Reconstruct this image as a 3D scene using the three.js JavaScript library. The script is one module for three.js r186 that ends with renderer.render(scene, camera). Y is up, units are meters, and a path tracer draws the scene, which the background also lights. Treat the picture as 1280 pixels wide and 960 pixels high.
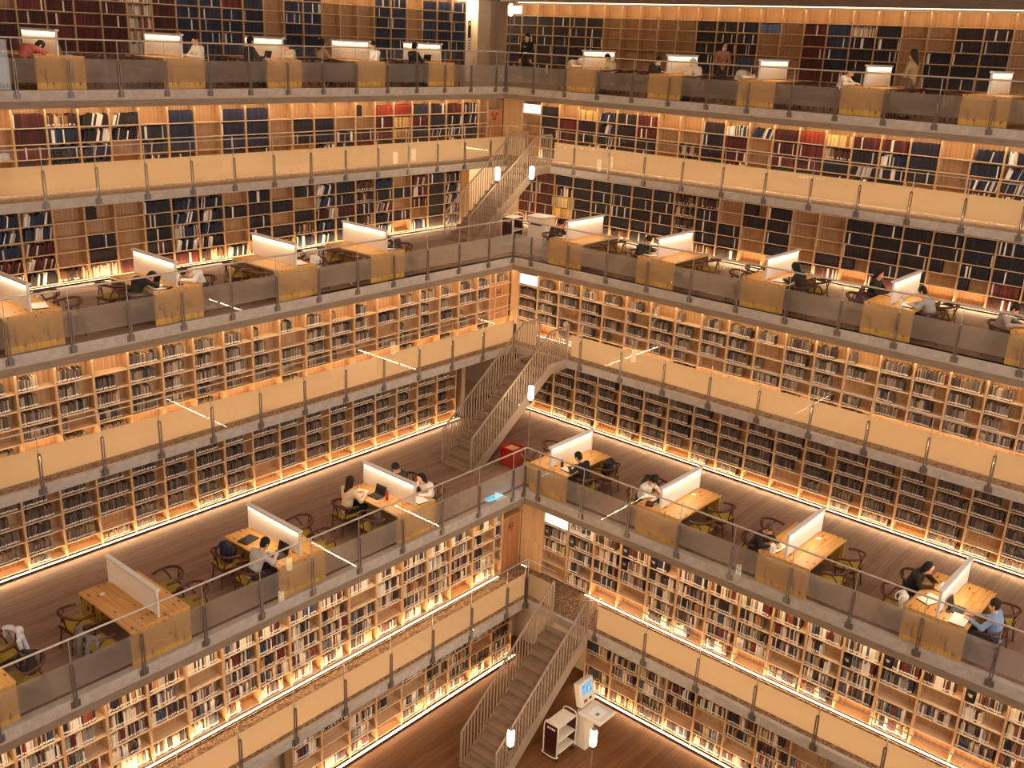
import * as THREE from 'three';
import { mergeGeometries } from 'three/addons/utils/BufferGeometryUtils.js';
import { MarchingCubes } from 'three/addons/objects/MarchingCubes.js';
import { RoundedBoxGeometry } from 'three/addons/geometries/RoundedBoxGeometry.js';
import { RectAreaLightUniformsLib } from 'three/addons/lights/RectAreaLightUniformsLib.js';

RectAreaLightUniformsLib.init();
const scene = new THREE.Scene();
scene.background = new THREE.Color(0x000000);
const renderer = new THREE.WebGLRenderer({ antialias: true });
renderer.toneMapping = THREE.LinearToneMapping;
renderer.toneMappingExposure = .72;
renderer.shadowMap.enabled = true;

// ---------------------------------------------------------------- camera
const camera = new THREE.PerspectiveCamera(42.2524, 4 / 3, 0.1, 120);
const EYE = new THREE.Vector3(17.969, 14.98, 21.370);
{
  const p = THREE.MathUtils.degToRad(19.165), y = THREE.MathUtils.degToRad(39.947);
  camera.position.copy(EYE);
  camera.lookAt(EYE.x - Math.sin(y) * Math.cos(p), EYE.y - Math.sin(p), EYE.z - Math.cos(y) * Math.cos(p));
  camera.rotateZ(THREE.MathUtils.degToRad(2.614));
  camera.updateMatrixWorld();
}

// ---------------------------------------------------------------- helpers
function rng(seed) { let a = seed >>> 0; return () => { a = (a + 0x6D2B79F5) | 0; let t = Math.imul(a ^ (a >>> 15), 1 | a); t = (t + Math.imul(t ^ (t >>> 7), 61 | t)) ^ t; return ((t ^ (t >>> 14)) >>> 0) / 4294967296; }; }
const taken = new Map();
function numbered(name) { const n = taken.get(name) || 0; taken.set(name, n + 1); return n ? name + '_' + String(n).padStart(3, '0') : name; }
function tag(o, label, category, group, kind) { if (label) o.userData.label = label; if (category) o.userData.category = category; if (group) o.userData.group = group; if (kind) o.userData.kind = kind; return o; }
const ORD = ['first', 'second', 'third', 'fourth', 'fifth', 'sixth', 'seventh', 'eighth', 'ninth', 'tenth', 'eleventh', 'twelfth', 'thirteenth', 'fourteenth', 'fifteenth', 'sixteenth', 'seventeenth', 'eighteenth', 'nineteenth', 'twentieth', 'twenty-first', 'twenty-second', 'twenty-third', 'twenty-fourth', 'twenty-fifth', 'twenty-sixth', 'twenty-seventh'];
const HALF = Math.PI / 2;
// Two runs of wall meet in the corner. Run R stands along x and faces +z; run L stands along -z and faces +x.
// A run has its own axes: lx along the wall, y up, out away from the wall.
function place(o, side, lx, y, out, turn = 0) {
  if (side === 'R') { o.position.set(lx, y, out); o.rotation.y = turn; } else { o.position.set(out, y, -lx); o.rotation.y = HALF + turn; }
  return o;
}
function toWorld(side, lx, y, out) { return side === 'R' ? new THREE.Vector3(lx, y, out) : new THREE.Vector3(out, y, -lx); }
function shade(m) { m.castShadow = true; m.receiveShadow = true; return m; }
const geoCache = new Map();
// a box with uv in metres, grain running along the axis g
function box(w, h, d, g = 'y') {
  const key = [w.toFixed(4), h.toFixed(4), d.toFixed(4), g].join();
  if (geoCache.has(key)) return geoCache.get(key);
  const b = new THREE.BoxGeometry(w, h, d), p = b.attributes.position, n = b.attributes.normal, uv = b.attributes.uv;
  for (let i = 0; i < p.count; i++) {
    const q = [p.getX(i), p.getY(i), p.getZ(i)], ax = Math.abs(n.getX(i)) > .5 ? 0 : Math.abs(n.getY(i)) > .5 ? 1 : 2;
    const gi = { x: 0, y: 1, z: 2 }[g];
    let rest = [0, 1, 2].filter((k) => k !== ax);
    if (rest.includes(gi)) rest = [rest.find((k) => k !== gi), gi];
    uv.setXY(i, q[rest[0]] + .37 * ax + w * 1.3, q[rest[1]] + .21 * ax + h * .7);
  }
  geoCache.set(key, b);
  return b;
}
function part(parent, name, geo, mat, x = 0, y = 0, z = 0, rx = 0, ry = 0, rz = 0) {
  const m = shade(new THREE.Mesh(geo, mat)); m.name = name; m.position.set(x, y, z);
  if (rx || ry || rz) m.rotation.set(rx, ry, rz);
  parent.add(m); return m;
}
function group(name) { const g = new THREE.Group(); g.name = numbered(name); scene.add(g); return g; }
function bar(a, b, r, seg = 8, r2) { // tapered rod between two points
  const A = new THREE.Vector3(...a), B = new THREE.Vector3(...b), d = B.clone().sub(A), L = d.length();
  const c = new THREE.CylinderGeometry(r2 ?? r, r, L, seg);
  c.applyQuaternion(new THREE.Quaternion().setFromUnitVectors(new THREE.Vector3(0, 1, 0), d.normalize()));
  c.translate((A.x + B.x) / 2, (A.y + B.y) / 2, (A.z + B.z) / 2);
  return c;
}
function tube(pts, r, seg = 24, rs = 8, closed = false) { return new THREE.TubeGeometry(new THREE.CatmullRomCurve3(pts.map((p) => new THREE.Vector3(...p)), closed), seg, r, rs, closed); }

// ---------------------------------------------------------------- textures
function noise2(seed, n) { const r = rng(seed), g = new Float32Array(n * n); for (let i = 0; i < g.length; i++) g[i] = r();
  return (u, v) => { u = ((u % n) + n) % n; v = ((v % n) + n) % n; const i = Math.floor(u), j = Math.floor(v), a = u - i, b = v - j, s = a * a * (3 - 2 * a), t = b * b * (3 - 2 * b), i1 = (i + 1) % n, j1 = (j + 1) % n;
    return (g[j * n + i] * (1 - s) + g[j * n + i1] * s) * (1 - t) + (g[j1 * n + i] * (1 - s) + g[j1 * n + i1] * s) * t; }; }
function tex(size, f, rx, ry, srgb = true) { // f(u, v) in 0..1 gives [r, g, b] as sRGB 0..255; rx, ry: metres that the tile spans
  const d = new Uint8Array(size * size * 4);
  for (let j = 0; j < size; j++) for (let i = 0; i < size; i++) { const c = f(i / size, j / size), o = (j * size + i) * 4; d[o] = Math.max(0, Math.min(255, c[0])); d[o + 1] = Math.max(0, Math.min(255, c[1])); d[o + 2] = Math.max(0, Math.min(255, c[2])); d[o + 3] = 255; }
  const t = new THREE.DataTexture(d, size, size); t.wrapS = t.wrapT = THREE.RepeatWrapping; t.magFilter = THREE.LinearFilter; t.minFilter = THREE.LinearMipmapLinearFilter; t.generateMipmaps = true;
  if (srgb) t.colorSpace = THREE.SRGBColorSpace; t.repeat.set(1 / rx, 1 / ry); t.needsUpdate = true; return t;
}
const lerp3 = (a, b, t) => [a[0] + (b[0] - a[0]) * t, a[1] + (b[1] - a[1]) * t, a[2] + (b[2] - a[2]) * t];
function woodTex(seed, light, dark, rx, ry, fine = 40, knots = 0) {
  const a = noise2(seed, 32), b = noise2(seed + 1, 64), c = noise2(seed + 2, 16), r = rng(seed + 3), K = [];
  for (let i = 0; i < knots; i++) K.push([r(), r(), .014 + .020 * r()]);
  return tex(256, (u, v) => {
    let t = .5 * a(u * 32, v * 2) + .3 * b(u * 64, v * 4) + .2 * c(u * 8, v * 2);
    t = .5 + (t - .5) * 1.5; let col = lerp3(light, dark, Math.max(0, Math.min(1, t)));
    for (const [ku, kv, kr] of K) { let du = Math.abs(u - ku), dv = Math.abs(v - kv); du = Math.min(du, 1 - du); dv = Math.min(dv, 1 - dv); const d = Math.hypot(du, dv * .8) / kr; if (d < 1.6) col = lerp3([96, 52, 20], col, Math.min(1, Math.max(0, d - .6))); }
    return col;
  }, rx, ry);
}
const T = {
  oak: woodTex(11, [200, 162, 118], [160, 120, 80], .5, 1.6),
  oakEdge: woodTex(17, [214, 180, 138], [182, 144, 102], .5, 1.6),
  shelf: woodTex(19, [234, 208, 174], [210, 178, 140], .5, 1.6),
  pine: woodTex(23, [218, 178, 92], [178, 132, 54], .62, 1.1, 40, 9),
  pineTop: woodTex(29, [226, 178, 112], [190, 134, 70], .62, 1.5, 40, 7),
  door: woodTex(31, [200, 146, 98], [164, 108, 66], .6, 1.8),
};
{
  const a = noise2(41, 64), b = noise2(42, 128), r = rng(43), plank = [...Array(12)].map(() => r());
  T.floor = tex(512, (u, v) => { const k = Math.floor(u * 12), e = u * 12 - k, streak = .55 * a(u * 64, v * 5 + k * 7) + .45 * b(u * 128, v * 14 + k * 3); let c = lerp3([158, 126, 106], [112, 86, 74], Math.min(1, streak * .8 + plank[k] * .35)); if (e < .035) c = lerp3(c, [60, 44, 40], .5); return c; }, 1.8, 2.6);
  T.wood4 = tex(512, (u, v) => { const k = Math.floor(u * 10), e = u * 10 - k, streak = .6 * a(u * 64, v * 4 + k * 9) + .4 * b(u * 128, v * 10 + k * 5); let c = lerp3([142, 96, 58], [100, 64, 38], Math.min(1, streak * .8 + plank[k] * .3)); if (e < .03) c = lerp3(c, [66, 40, 24], .6); return c; }, 1.6, 2.8);
  T.carpet = tex(256, (u, v) => { const n = .5 * b(u * 128, v * 128) + .3 * a(u * 64, v * 64) + .2 * a(u * 20, v * 20); return n > .56 ? [176, 146, 112] : n > .48 ? [120, 94, 72] : [72, 54, 44]; }, .9, .9);
  T.stone = tex(256, (u, v) => { const n = .6 * b(u * 128, v * 128) + .4 * a(u * 12, v * 12); return lerp3([196, 186, 174], [152, 142, 132], n); }, 1.1, 1.1);
  T.band = tex(256, (u, v) => { const n = .6 * b(u * 10, v * 90) + .4 * a(u * 6, v * 32); return lerp3([150, 130, 108], [118, 100, 82], n); }, 2.2, .7);
  T.plaster = tex(128, (u, v) => { const n = .5 * b(u * 64, v * 64) + .5 * a(u * 16, v * 16); return lerp3([214, 196, 172], [198, 178, 152], n); }, 1.2, 1.2);
  T.cloth = tex(64, (u, v) => { const n = b(u * 64, v * 64); return lerp3([255, 255, 255], [214, 214, 214], n); }, .2, .2);
}
const std = (o) => new THREE.MeshStandardMaterial(o), phys = (o) => new THREE.MeshPhysicalMaterial(o);
const hex = (h) => new THREE.Color(h);
const M = {
  oak: std({ map: T.oak, roughness: .62 }), oakEdge: std({ map: T.oakEdge, roughness: .55 }), shelf: std({ map: T.shelf, roughness: .5 }), door: std({ map: T.door, roughness: .55 }),
  pine: std({ map: T.pine, roughness: .5 }), pineTop: std({ map: T.pineTop, roughness: .38 }),
  floor: std({ map: T.floor, roughness: .55 }), wood4: std({ map: T.wood4, roughness: .42 }), carpet: std({ map: T.carpet, roughness: .95 }),
  stone: std({ map: T.stone, roughness: .7 }), band: std({ map: T.band, roughness: .7 }), plaster: std({ map: T.plaster, roughness: .9 }),
  steel: std({ color: 0x7a716a, roughness: .4, metalness: .6 }), rail: std({ color: 0xc4bab0, roughness: .42, metalness: .7 }),
  stairMetal: std({ color: 0x96826f, roughness: .55 }), tread: std({ map: T.band, color: 0xfff0e4, roughness: .8 }),
  glass: phys({ color: 0xffffff, roughness: 0, transmission: 1, thickness: 0, ior: 1.45, specularIntensity: .55 }),
  frost: phys({ color: 0xf4f1ee, roughness: .47, transmission: .96, thickness: 0, ior: 1.3, specularIntensity: .25 }),
  frostGallery: phys({ color: 0xdad0bf, roughness: .93, transmission: .9, thickness: 0, ior: 1.3, specularIntensity: .3 }),
  screen: std({ color: 0xf3ece2, roughness: .6 }), beam: std({ color: 0xd9d4cc, roughness: .45 }),
  black: std({ color: 0x17151a, roughness: .5 }), dark: std({ color: 0x241d1c, roughness: .7 }), white: std({ color: 0xf2efe8, roughness: .55 }), paper: std({ color: 0xf6f1e6, roughness: .8 }),
  chairWood: std({ map: T.oak, color: 0x6e4128, roughness: .42 }), chairPad: std({ map: T.cloth, color: 0xa88f2e, roughness: .85 }),
  pages: std({ color: 0xefe2c6, roughness: .9 }), tagWhite: std({ color: 0xf0ece4, roughness: .7 }),
  red: std({ color: 0xb01712, roughness: .5 }), tan: std({ color: 0xc99a6a, roughness: .8 }), ivory: std({ color: 0xe6dccb, roughness: .45 }), maroon: std({ color: 0x3c1210, roughness: .5 }),
};
const WARM = hex(0xffcf9a), LAMP = hex(0xffe4bc), COOL = hex(0xfff2ec);
const glow = (c, k) => std({ color: 0x221a10, emissive: c, emissiveIntensity: k, roughness: .6 });
const GL = { led: glow(hex(0xffe0b4), 7), lamp: glow(hex(0xffe6c0), 9), desk: glow(hex(0xffeed2), 1.6), sign: glow(hex(0xfff4e2), 2.6), ceiling: glow(hex(0xffeedd), 3), window: glow(hex(0xfff3ea), 2) };
function rectLight(side, lx, y, out, w, h, pitch, color, k) { // pitch: 90 up, -90 down, 180 out from the wall
  const l = new THREE.RectAreaLight(color, k, w, h); const p = toWorld(side, lx, y, out); l.position.copy(p);
  l.rotation.order = 'YXZ'; l.rotation.set(THREE.MathUtils.degToRad(pitch), side === 'R' ? 0 : HALF, 0); scene.add(l); return l;
}

// ---------------------------------------------------------------- levels
const FL = { 1: 13.434, 2: 8.956, 3: 4.45, 4: -.27 };            // floors, the top one first
const EDGE = { 1: 13.434, 2: 8.956, 3: 4.478 };                   // tops of the stone edges
const FRONT = { 0: 9.484, 1: 5.004, 2: .524, 3: -3.956 };         // how far back each edge lies (out = -FRONT)
const GAL = { 2: EDGE[1] - 2.265, 3: EDGE[2] - 2.265, 4: EDGE[3] - 2.265 };   // gallery floors
const GW = 1.024;                                                 // how far a gallery stands out
const SET = { up: { 2: .3, 3: .25, 4: .25 }, low: { 2: .1, 3: .05, 4: .05 } };
const XMAX = 27, ZMAX = 29, CEIL = 19.2;
const BALC = { 1: 'top balcony', 2: 'middle balcony', 3: 'lower balcony' };
const GALN = { 2: 'highest gallery', 3: 'middle gallery', 4: 'lowest gallery' };
const WALLN = { L: 'door wall', R: 'sign wall' };

// L-shaped slab between two setbacks a (front) and b (back), y0..y1
function slab(name, a, b, y0, y1, mat, label, kind = 'structure') {
  const s = new THREE.Shape(); // drawn in (x, -z)
  s.moveTo(-a, a); s.lineTo(XMAX, a); s.lineTo(XMAX, b); s.lineTo(-b, b); s.lineTo(-b, -ZMAX); s.lineTo(-a, -ZMAX); s.closePath();
  const g = new THREE.ExtrudeGeometry(s, { depth: y1 - y0, bevelEnabled: false }); g.rotateX(-HALF); g.translate(0, y0, 0);
  const m = shade(new THREE.Mesh(g, mat)); m.name = numbered(name); tag(m, label, null, null, kind); scene.add(m); return m;
}
// shell
{
  const g = new THREE.Mesh(box(XMAX + 14, .3, ZMAX + 14, 'z'), M.wood4); g.name = numbered('floor'); g.position.set((XMAX - 14) / 2, FL[4] - .15, (ZMAX - 14) / 2); tag(shade(g), 'brown wooden floor at the foot of the atrium', null, null, 'structure'); scene.add(g);
  for (const k of [1, 2, 3]) {
    slab('floor', FRONT[k] + .02, FRONT[k - 1] + .9, EDGE[k] - .3, FL[k], M.floor, 'brown striped floor of the ' + BALC[k]);
    slab('trim_' + k, FRONT[k], FRONT[k] + .16, EDGE[k] - .2325, EDGE[k], M.stone, 'speckled grey stone edge of the ' + BALC[k]);
    slab('trim_' + (k + 3), FRONT[k], FRONT[k] + .06, EDGE[k] - .392, EDGE[k] - .2325, M.band, 'brown board below the stone edge of the ' + BALC[k]);
  }
  for (const k of [2, 3, 4]) {
    const d = FRONT[k - 1], up = d + SET.up[k];
    slab('floor', d - GW + .02, up + .35, GAL[k] - .2, GAL[k] - .012, M.carpet, 'carpet of the ' + GALN[k]);
    slab('trim_' + (k + 5), d - GW, d - GW + .09, GAL[k] - .2, GAL[k], M.stone, 'grey stone edge of the ' + GALN[k]);
    const y0 = FL[k] - .2, y1 = EDGE[k - 1] - .3, open = { 2: 3.07, 3: -1.72, 4: up + .55 }[k], lab = 'wall behind the bookcases at the ' + GALN[k];
    const wallBox = (name, side, a, b, c, e, lift = 0) => { const m = shade(new THREE.Mesh(box(b - a, e - c, .19), M.plaster)); m.name = name; place(m, side, (a + b) / 2, (c + e) / 2, -up - .455); tag(m, lab, null, null, 'structure'); scene.add(m); };
    wallBox('wall_sign_' + k, 'R', -up - .55, XMAX, y0, y1); wallBox('wall_door_' + k, 'L', -ZMAX, open, y0, y1);
    if (k < 4) { // passage behind the opening below the gallery: lintel, sides, back and floor
      wallBox('wall_lintel_' + k, 'L', open, up + .36, GAL[k] - .2, y1);
      const mid = (open + up + .36) / 2, w = up + .36 - open, h = GAL[k] - FL[k] - .1, cy = FL[k] + h / 2 - .05;
      for (const [n, g, lx, y, out] of [['back', box(w + .2, h, .1), mid, cy, -up - 2.4], ['side', box(.1, h, 2), open - .05, cy, -up - 1.45], ['end', box(.1, h, 2), open + w + .05, cy, -up - 1.45], ['top', box(w + .2, .1, 2), mid, GAL[k] - .15, -up - 1.45], ['floor', box(w + .2, .1, 2.2), mid, FL[k] - .06, -up - 1.35]]) { const m = shade(new THREE.Mesh(g, M.plaster)); m.name = n === 'floor' ? numbered('floor') : 'wall_passage_' + n + '_' + k; place(m, 'L', lx, y, out); tag(m, 'pale ' + n + ' of the passage under the ' + GALN[k], null, null, 'structure'); scene.add(m); }
    }
  }
  slab('wall_storey_1', FRONT[0] + .36, FRONT[0] + .55, FL[1] - .3, CEIL, M.plaster, 'wall behind the bookcases of the top balcony');
  slab('trim_12', FRONT[0] - .25, FRONT[0] - .12, 16.30, 16.62, M.band, 'brown board over the topmost bookcases');
  slab('ceiling', FRONT[1] - .4, FRONT[0] + .5, 16.62, 16.8, M.plaster, 'low ceiling over the top balcony');
  const far = [['wall_far_x', .3, CEIL - FL[4] + 1, ZMAX + 14, XMAX + .15, (ZMAX - 14) / 2], ['wall_far_z', XMAX + 14, CEIL - FL[4] + 1, .3, (XMAX - 14) / 2, ZMAX + .15]];
  for (const [n, w, h, d, x, z] of far) { const m = shade(new THREE.Mesh(box(w, h, d), M.plaster)); m.name = n; m.position.set(x, FL[4] + h / 2 - .5, z); tag(m, 'plain pale wall on the far side of the atrium', null, null, 'structure'); scene.add(m); }
  const c = shade(new THREE.Mesh(box(XMAX + 14, .3, ZMAX + 14), M.plaster)); c.name = 'ceiling_001'; c.position.set((XMAX - 14) / 2, CEIL + .15, (ZMAX - 14) / 2); tag(c, 'high pale ceiling of the atrium', null, null, 'structure'); scene.add(c);
}
const CEILING = 14, WINDOW = 6.2, FARLED = 22;
// ceiling light panels over the open middle of the atrium
{
  let i = 0;
  for (const x of [2.5, 10, 17.5]) for (const z of [2.5, 10, 17.5]) {
    const g = group('ceiling_light'); g.position.set(x, CEIL - .06, z); tag(g, ORD[i] + ' square ceiling light panel over the atrium', 'ceiling light'); i++;
    part(g, 'frame', box(1.7, .06, 1.7), M.white, 0, .03, 0); part(g, 'light_panel', box(1.56, .02, 1.56), GL.ceiling, 0, -.005, 0);
    const l = new THREE.RectAreaLight(COOL, CEILING, 1.56, 1.56); l.position.set(x, CEIL - .09, z); l.rotation.x = -HALF; scene.add(l);
  }
}

// tall windows in the far wall, behind and beside the camera, and the lit shelves of the opposite side
{
  for (let i = 0; i < 3; i++) {
    const g = new THREE.Group(); g.name = 'window_' + (i + 1); g.position.set(XMAX - .02, 11.5, 1 + i * 8.5); tag(g, 'tall bright window in the far wall', null, null, 'structure'); scene.add(g);
    part(g, 'window_pane', box(.02, 7, 7), GL.window); for (const z of [-3.5, 0, 3.5]) part(g, 'mullion', box(.1, 7.1, .1), M.steel, -.04, 0, z); for (const y of [-3.5, 0, 3.5]) part(g, 'transom', box(.1, .1, 7.1), M.steel, -.04, y, 0);
    const l = new THREE.RectAreaLight(hex(0xfff3ea), WINDOW, 7, 7); l.position.set(XMAX - .16, 11.5, 1 + i * 8.5); l.rotation.y = HALF; scene.add(l);
  }
  for (let i = 0; i < 4; i++) {
    const y = [3.4, 7.8, 12.2, 16.4][i], g = group('led_strip'); g.position.set(16, y, ZMAX - .1); tag(g, ORD[i] + ' long warm light strip on the far wall behind the viewer', 'light strip');
    part(g, 'light_strip', box(20, .18, .03), GL.led, 0, 0, -.02); part(g, 'channel_back', box(20.1, .24, .05), M.beam, 0, 0, .02);
    const l = new THREE.RectAreaLight(hex(0xffe6cc), FARLED, 20, .18); l.position.set(16, y, ZMAX - .15); scene.add(l);
  }
}

// ---------------------------------------------------------------- books: gathered first, made at the end
const books = [];
const PAL = {
  n: [0x1b2138, 0x222a46, 0x2a3552, 0x191c2c, 0x23283a], k: [0x1f1a20, 0x241c1f, 0x2a1f1e, 0x1c1c26, 0x30211e, 0x262634], r: [0x4c1a16, 0x571f19, 0x431512, 0x642820, 0x3a1512], R: [0x7a2418, 0x8a2c1c, 0x6a1f16, 0x953a22],
  y: [0xcfae6a, 0xb98f4a, 0xdcc48c, 0x9a7038], b: [0xd9cbb4, 0xe7ddca, 0xb8a58a, 0x8c5a48, 0xe9e2d2], B: [0x4a5876, 0x556488, 0x3f4c68],
  m: [0x3a2420, 0x5a3426, 0x27293a, 0xcbb791, 0x4d2a22, 0x6b4a30, 0x1e1c22, 0x8a6a44],
  g: [0x8e8074, 0x73665b, 0xa3957f, 0x5c5048, 0xb8a892, 0x7a6856, 0x4c423e, 0x8e745c, 0xa0876e, 0x625850, 0x3e3634],
  d: [0x54463c, 0x614f42, 0x70604f, 0x3f342e, 0x7c6850, 0x554640, 0x6a5340, 0x34302e],
  l: [0xe6dcc8, 0xd8c7a8, 0xf0e8da, 0xc4b094, 0x6d2c22, 0x8c4630, 0x30384c, 0x4c5a70, 0x3a2a26, 0xcdb07a, 0x767468, 0x8f8478, 0xe2dacd, 0x5b4234, 0xb98650, 0x28252a, 0xeadcc0, 0xefe6d4, 0xd2c4ae, 0x9a9084, 0x2a2022, 0x6a2a20, 0x3c2c28, 0x46302a],
};
const WHITES = [0xdfd8cc, 0xe8e2d6, 0xcfc6b8];
// fill one shelf row with books: x0..x1 clear width, y shelf top, h clear height, face: out of the spines
const markers = [];
function fillRow(rand, side, x0, x1, y, h, face, code, info) {
  if (code === 'e') return;
  if (code === 'L') { markers.push([side, x0 + .085, y, face, info]); x0 += .17; code = 'l'; }
  let fill = 1, lean = 0, p = code;
  if (code === 'h') { fill = .35 + .25 * rand(); p = 'k'; }
  if (code === 'x') { lean = rand() < .75 ? -(.12 + .2 * rand()) : 0; p = rand() < .5 ? 'n' : rand() < .6 ? 'r' : 'k'; }
  if (code === 'g') fill = rand() < .12 ? .25 : .5 + .42 * rand();
  if (code === 'd') fill = .6 + .4 * rand();
  if (code === 'l') fill = rand() < .1 ? .5 : .74 + .26 * rand();
  const pal = PAL[p], white = code === 'x' ? .26 : 'nkr'.includes(code) ? .05 : 0, series = ('nkrRyB'.includes(p) && code !== 'x');
  const baseH = series ? h * (.86 + .08 * rand()) : 0, main = pal[Math.floor(rand() * pal.length)], end = x0 + (x1 - x0) * fill;
  let x = x0 + .006 + (lean ? .05 : 0), prev = null, run = 0;
  while (true) {
    const w = series ? .03 + .022 * rand() : code === 'x' ? .022 + .024 * rand() : .012 + .028 * rand() * rand() + .008;
    if (x + w > end - .004) break;
    let hh = series ? baseH * (.97 + .04 * rand()) : h * (code === 'g' || code === 'd' ? .60 + .24 * rand() : .66 + .28 * rand()); if (lean) hh = Math.min(hh, h * .88);
    let c;
    if (run > 0 && prev !== null) { c = prev; run--; } else { c = rand() < white ? WHITES[Math.floor(rand() * 3)] : series && rand() < .7 ? main : pal[Math.floor(rand() * pal.length)]; if (!series && rand() < .2) { run = 1 + Math.floor(rand() * 4); } prev = c; }
    const dp = (series ? .2 : .15 + .05 * rand()), col = new THREE.Color(c), v = series || code === "x" ? .75 + .85 * rand() : .84 + .32 * rand(); col.multiplyScalar(v);
    const a = lean ? lean * (.85 + .3 * rand()) : 0;
    books.push({ side, x: x + w / 2, y: y + (a ? Math.abs(Math.sin(a)) * w / 2 : 0), out: face - (series ? .01 : .012 + .02 * rand()), w: w - .002, h: hh, d: dp, a, c: col, hexc: c, label: 'gdl'.includes(code) || (code === 'm' && rand() < .5), ...info });
    x += w / (lean ? Math.cos(a) : 1);
  }
}

// ---------------------------------------------------------------- bookcases
const SIDE_T = .02, sideGeo = new Map();
function sidePanel(h, d) {
  const key = h.toFixed(3) + d.toFixed(3); if (sideGeo.has(key)) return sideGeo.get(key);
  const s = new THREE.Shape(), r = .07; // in (z, y); the front top corner is rounded
  s.moveTo(-d, 0); s.lineTo(0, 0); s.lineTo(0, h - r); s.absarc(-r, h - r, r, 0, HALF, false); s.lineTo(-d, h); s.closePath();
  const g = new THREE.ExtrudeGeometry(s, { depth: SIDE_T, bevelEnabled: false, curveSegments: 5 }); g.rotateY(-HALF); g.translate(SIDE_T / 2, 0, 0);
  sideGeo.set(key, g); return g;
}
const CODEWORD = { n: 'navy volumes', k: 'dark volumes', r: 'maroon volumes', R: 'red volumes', y: 'yellow volumes', b: 'cream volumes', B: 'blue volumes', x: 'leaning striped volumes', m: 'mixed brown volumes', g: 'grey-brown books', d: 'dull brown books', l: 'bright mixed books', L: 'bright mixed books', e: 'empty shelves', h: 'few dark volumes' };
function describe(rows) {
  const n = {}; for (const c of rows) n[c] = (n[c] || 0) + 1;
  const best = Object.keys(n).sort((a, b) => n[b] - n[a]); const e = n.e || 0;
  if (e === rows.length) return 'empty shelves';
  if (e) return CODEWORD[best.find((c) => c !== 'e')] + (e === 1 ? ', one shelf empty' : ', part empty');
  return CODEWORD[best[0]];
}
// shelves: heights of the shelf tops above the base, lowest first; rows: codes from the top row down
function bay(rand, side, x0, x1, yb, ytop, shelves, face, rows, depth, label, info, opts = {}) {
  const g = group('bookcase'), w = x1 - x0, h = ytop - yb; place(g, side, (x0 + x1) / 2, yb, face);
  tag(g, label, 'bookcase', info.grp);
  part(g, 'back_panel', box(w - .002, h - .02, .015), M.oak, 0, h / 2, -depth + .0075);
  for (const s of [-1, 1]) part(g, 'side_panel', sidePanel(h, depth), M.oakEdge, s * (w / 2 - SIDE_T / 2 - .0005), 0, 0);
  const inner = w - 2 * SIDE_T - .004;
  shelves.forEach((sy, i) => part(g, 'shelf', box(inner, .022, depth - .02, 'x'), M.shelf, 0, sy - .011, -depth / 2 - .004));
  for (let i = 0; i < shelves.length; i++) {
    const code = rows[shelves.length - 1 - i] || 'e', top = (i + 1 < shelves.length ? shelves[i + 1] - .022 : h);
    if (opts.skip && opts.skip.includes(shelves.length - 1 - i)) continue;
    fillRow(rand, side, x0 + SIDE_T + .004, x1 - SIDE_T - .004, yb + shelves[i], Math.min(.33, top - shelves[i]), face - .02, code, { ...info, row: shelves.length - 1 - i });
  }
  return g;
}
function runBays(wall, tier, side, a0, pitch, n0, n1, codes, corner) {
  const rand = rng(wall * 1000 + (tier === 'up' ? 1 : tier === 'low' ? 2 : 3) * 100 + (side === 'L' ? 7 : 9));
  let yb, ytop, shelves, face, grp, where;
  if (tier === 'full') { yb = FL[1]; ytop = 16.22; shelves = [.04, .34, .69, 1.03, 1.37, 1.71, 2.05, 2.39]; face = -FRONT[0]; where = 'top balcony'; }
  else if (tier === 'up') { const e = EDGE[wall - 1]; yb = GAL[wall]; ytop = e - .44; shelves = [.04, .385, .725, 1.065, 1.425]; face = -FRONT[wall - 1] - SET.up[wall]; where = GALN[wall]; }
  else { yb = FL[wall]; ytop = GAL[wall] - .21; const b = { 2: .42, 3: .3, 4: .38 }[wall]; shelves = [.06, b, b + .35, b + .7, b + 1.05, b + 1.4].filter((s) => s < ytop - yb - .15); face = -FRONT[wall - 1] - SET.low[wall]; where = 'under the ' + GALN[wall]; }
  grp = 'bookcase bays ' + (tier === 'low' ? where : 'of the ' + where);
  for (let n = n0; n <= n1; n++) {
    const rows0 = typeof codes === 'function' ? codes(n, rand) : (codes[n - n0] ?? 'e'); const rows = rows0.length === 1 ? rows0.repeat(shelves.length) : rows0.padEnd(shelves.length, rows0[rows0.length - 1]);
    const fromCorner = side === 'L' ? n1 - n : n - n0, ref = side === 'L' ? (tier === 'low' ? 'corner passage' : tier === 'full' ? 'corner passage' : 'corner door') : (tier === 'low' ? 'stair corner' : 'lit corner sign');
    const label = 'bookcase bay, ' + describe(rows) + ', ' + (ORD[fromCorner] || 'far') + ' from ' + ref + ', ' + where;
    bay(rand, side, a0 + pitch * n, a0 + pitch * (n + 1), yb, ytop, shelves, face, rows, .28, label, { grp, wall, tier, bayNo: fromCorner, ref, where });
  }
  return { yb, ytop, face, x0: a0 + pitch * n0, x1: a0 + pitch * (n1 + 1) };
}
const R5 = (f) => (n, r) => { let s = ''; for (let i = 0; i < 6; i++) s += f(n, i, r); return s; };
const runs = {};
runs.w1L = runBays(1, 'full', 'L', -9.065, .7639, -2, 21, ['e', 'eeer', 'r', 'r', 'r', 'r', 'b', 'nrrr', 'n', 'n', 'mrnn', 'n', 'e', 'n', 'n', 'e', 'e', 'e', 'n', 'n', 'e', 'n', 'n', 'n']);
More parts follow.
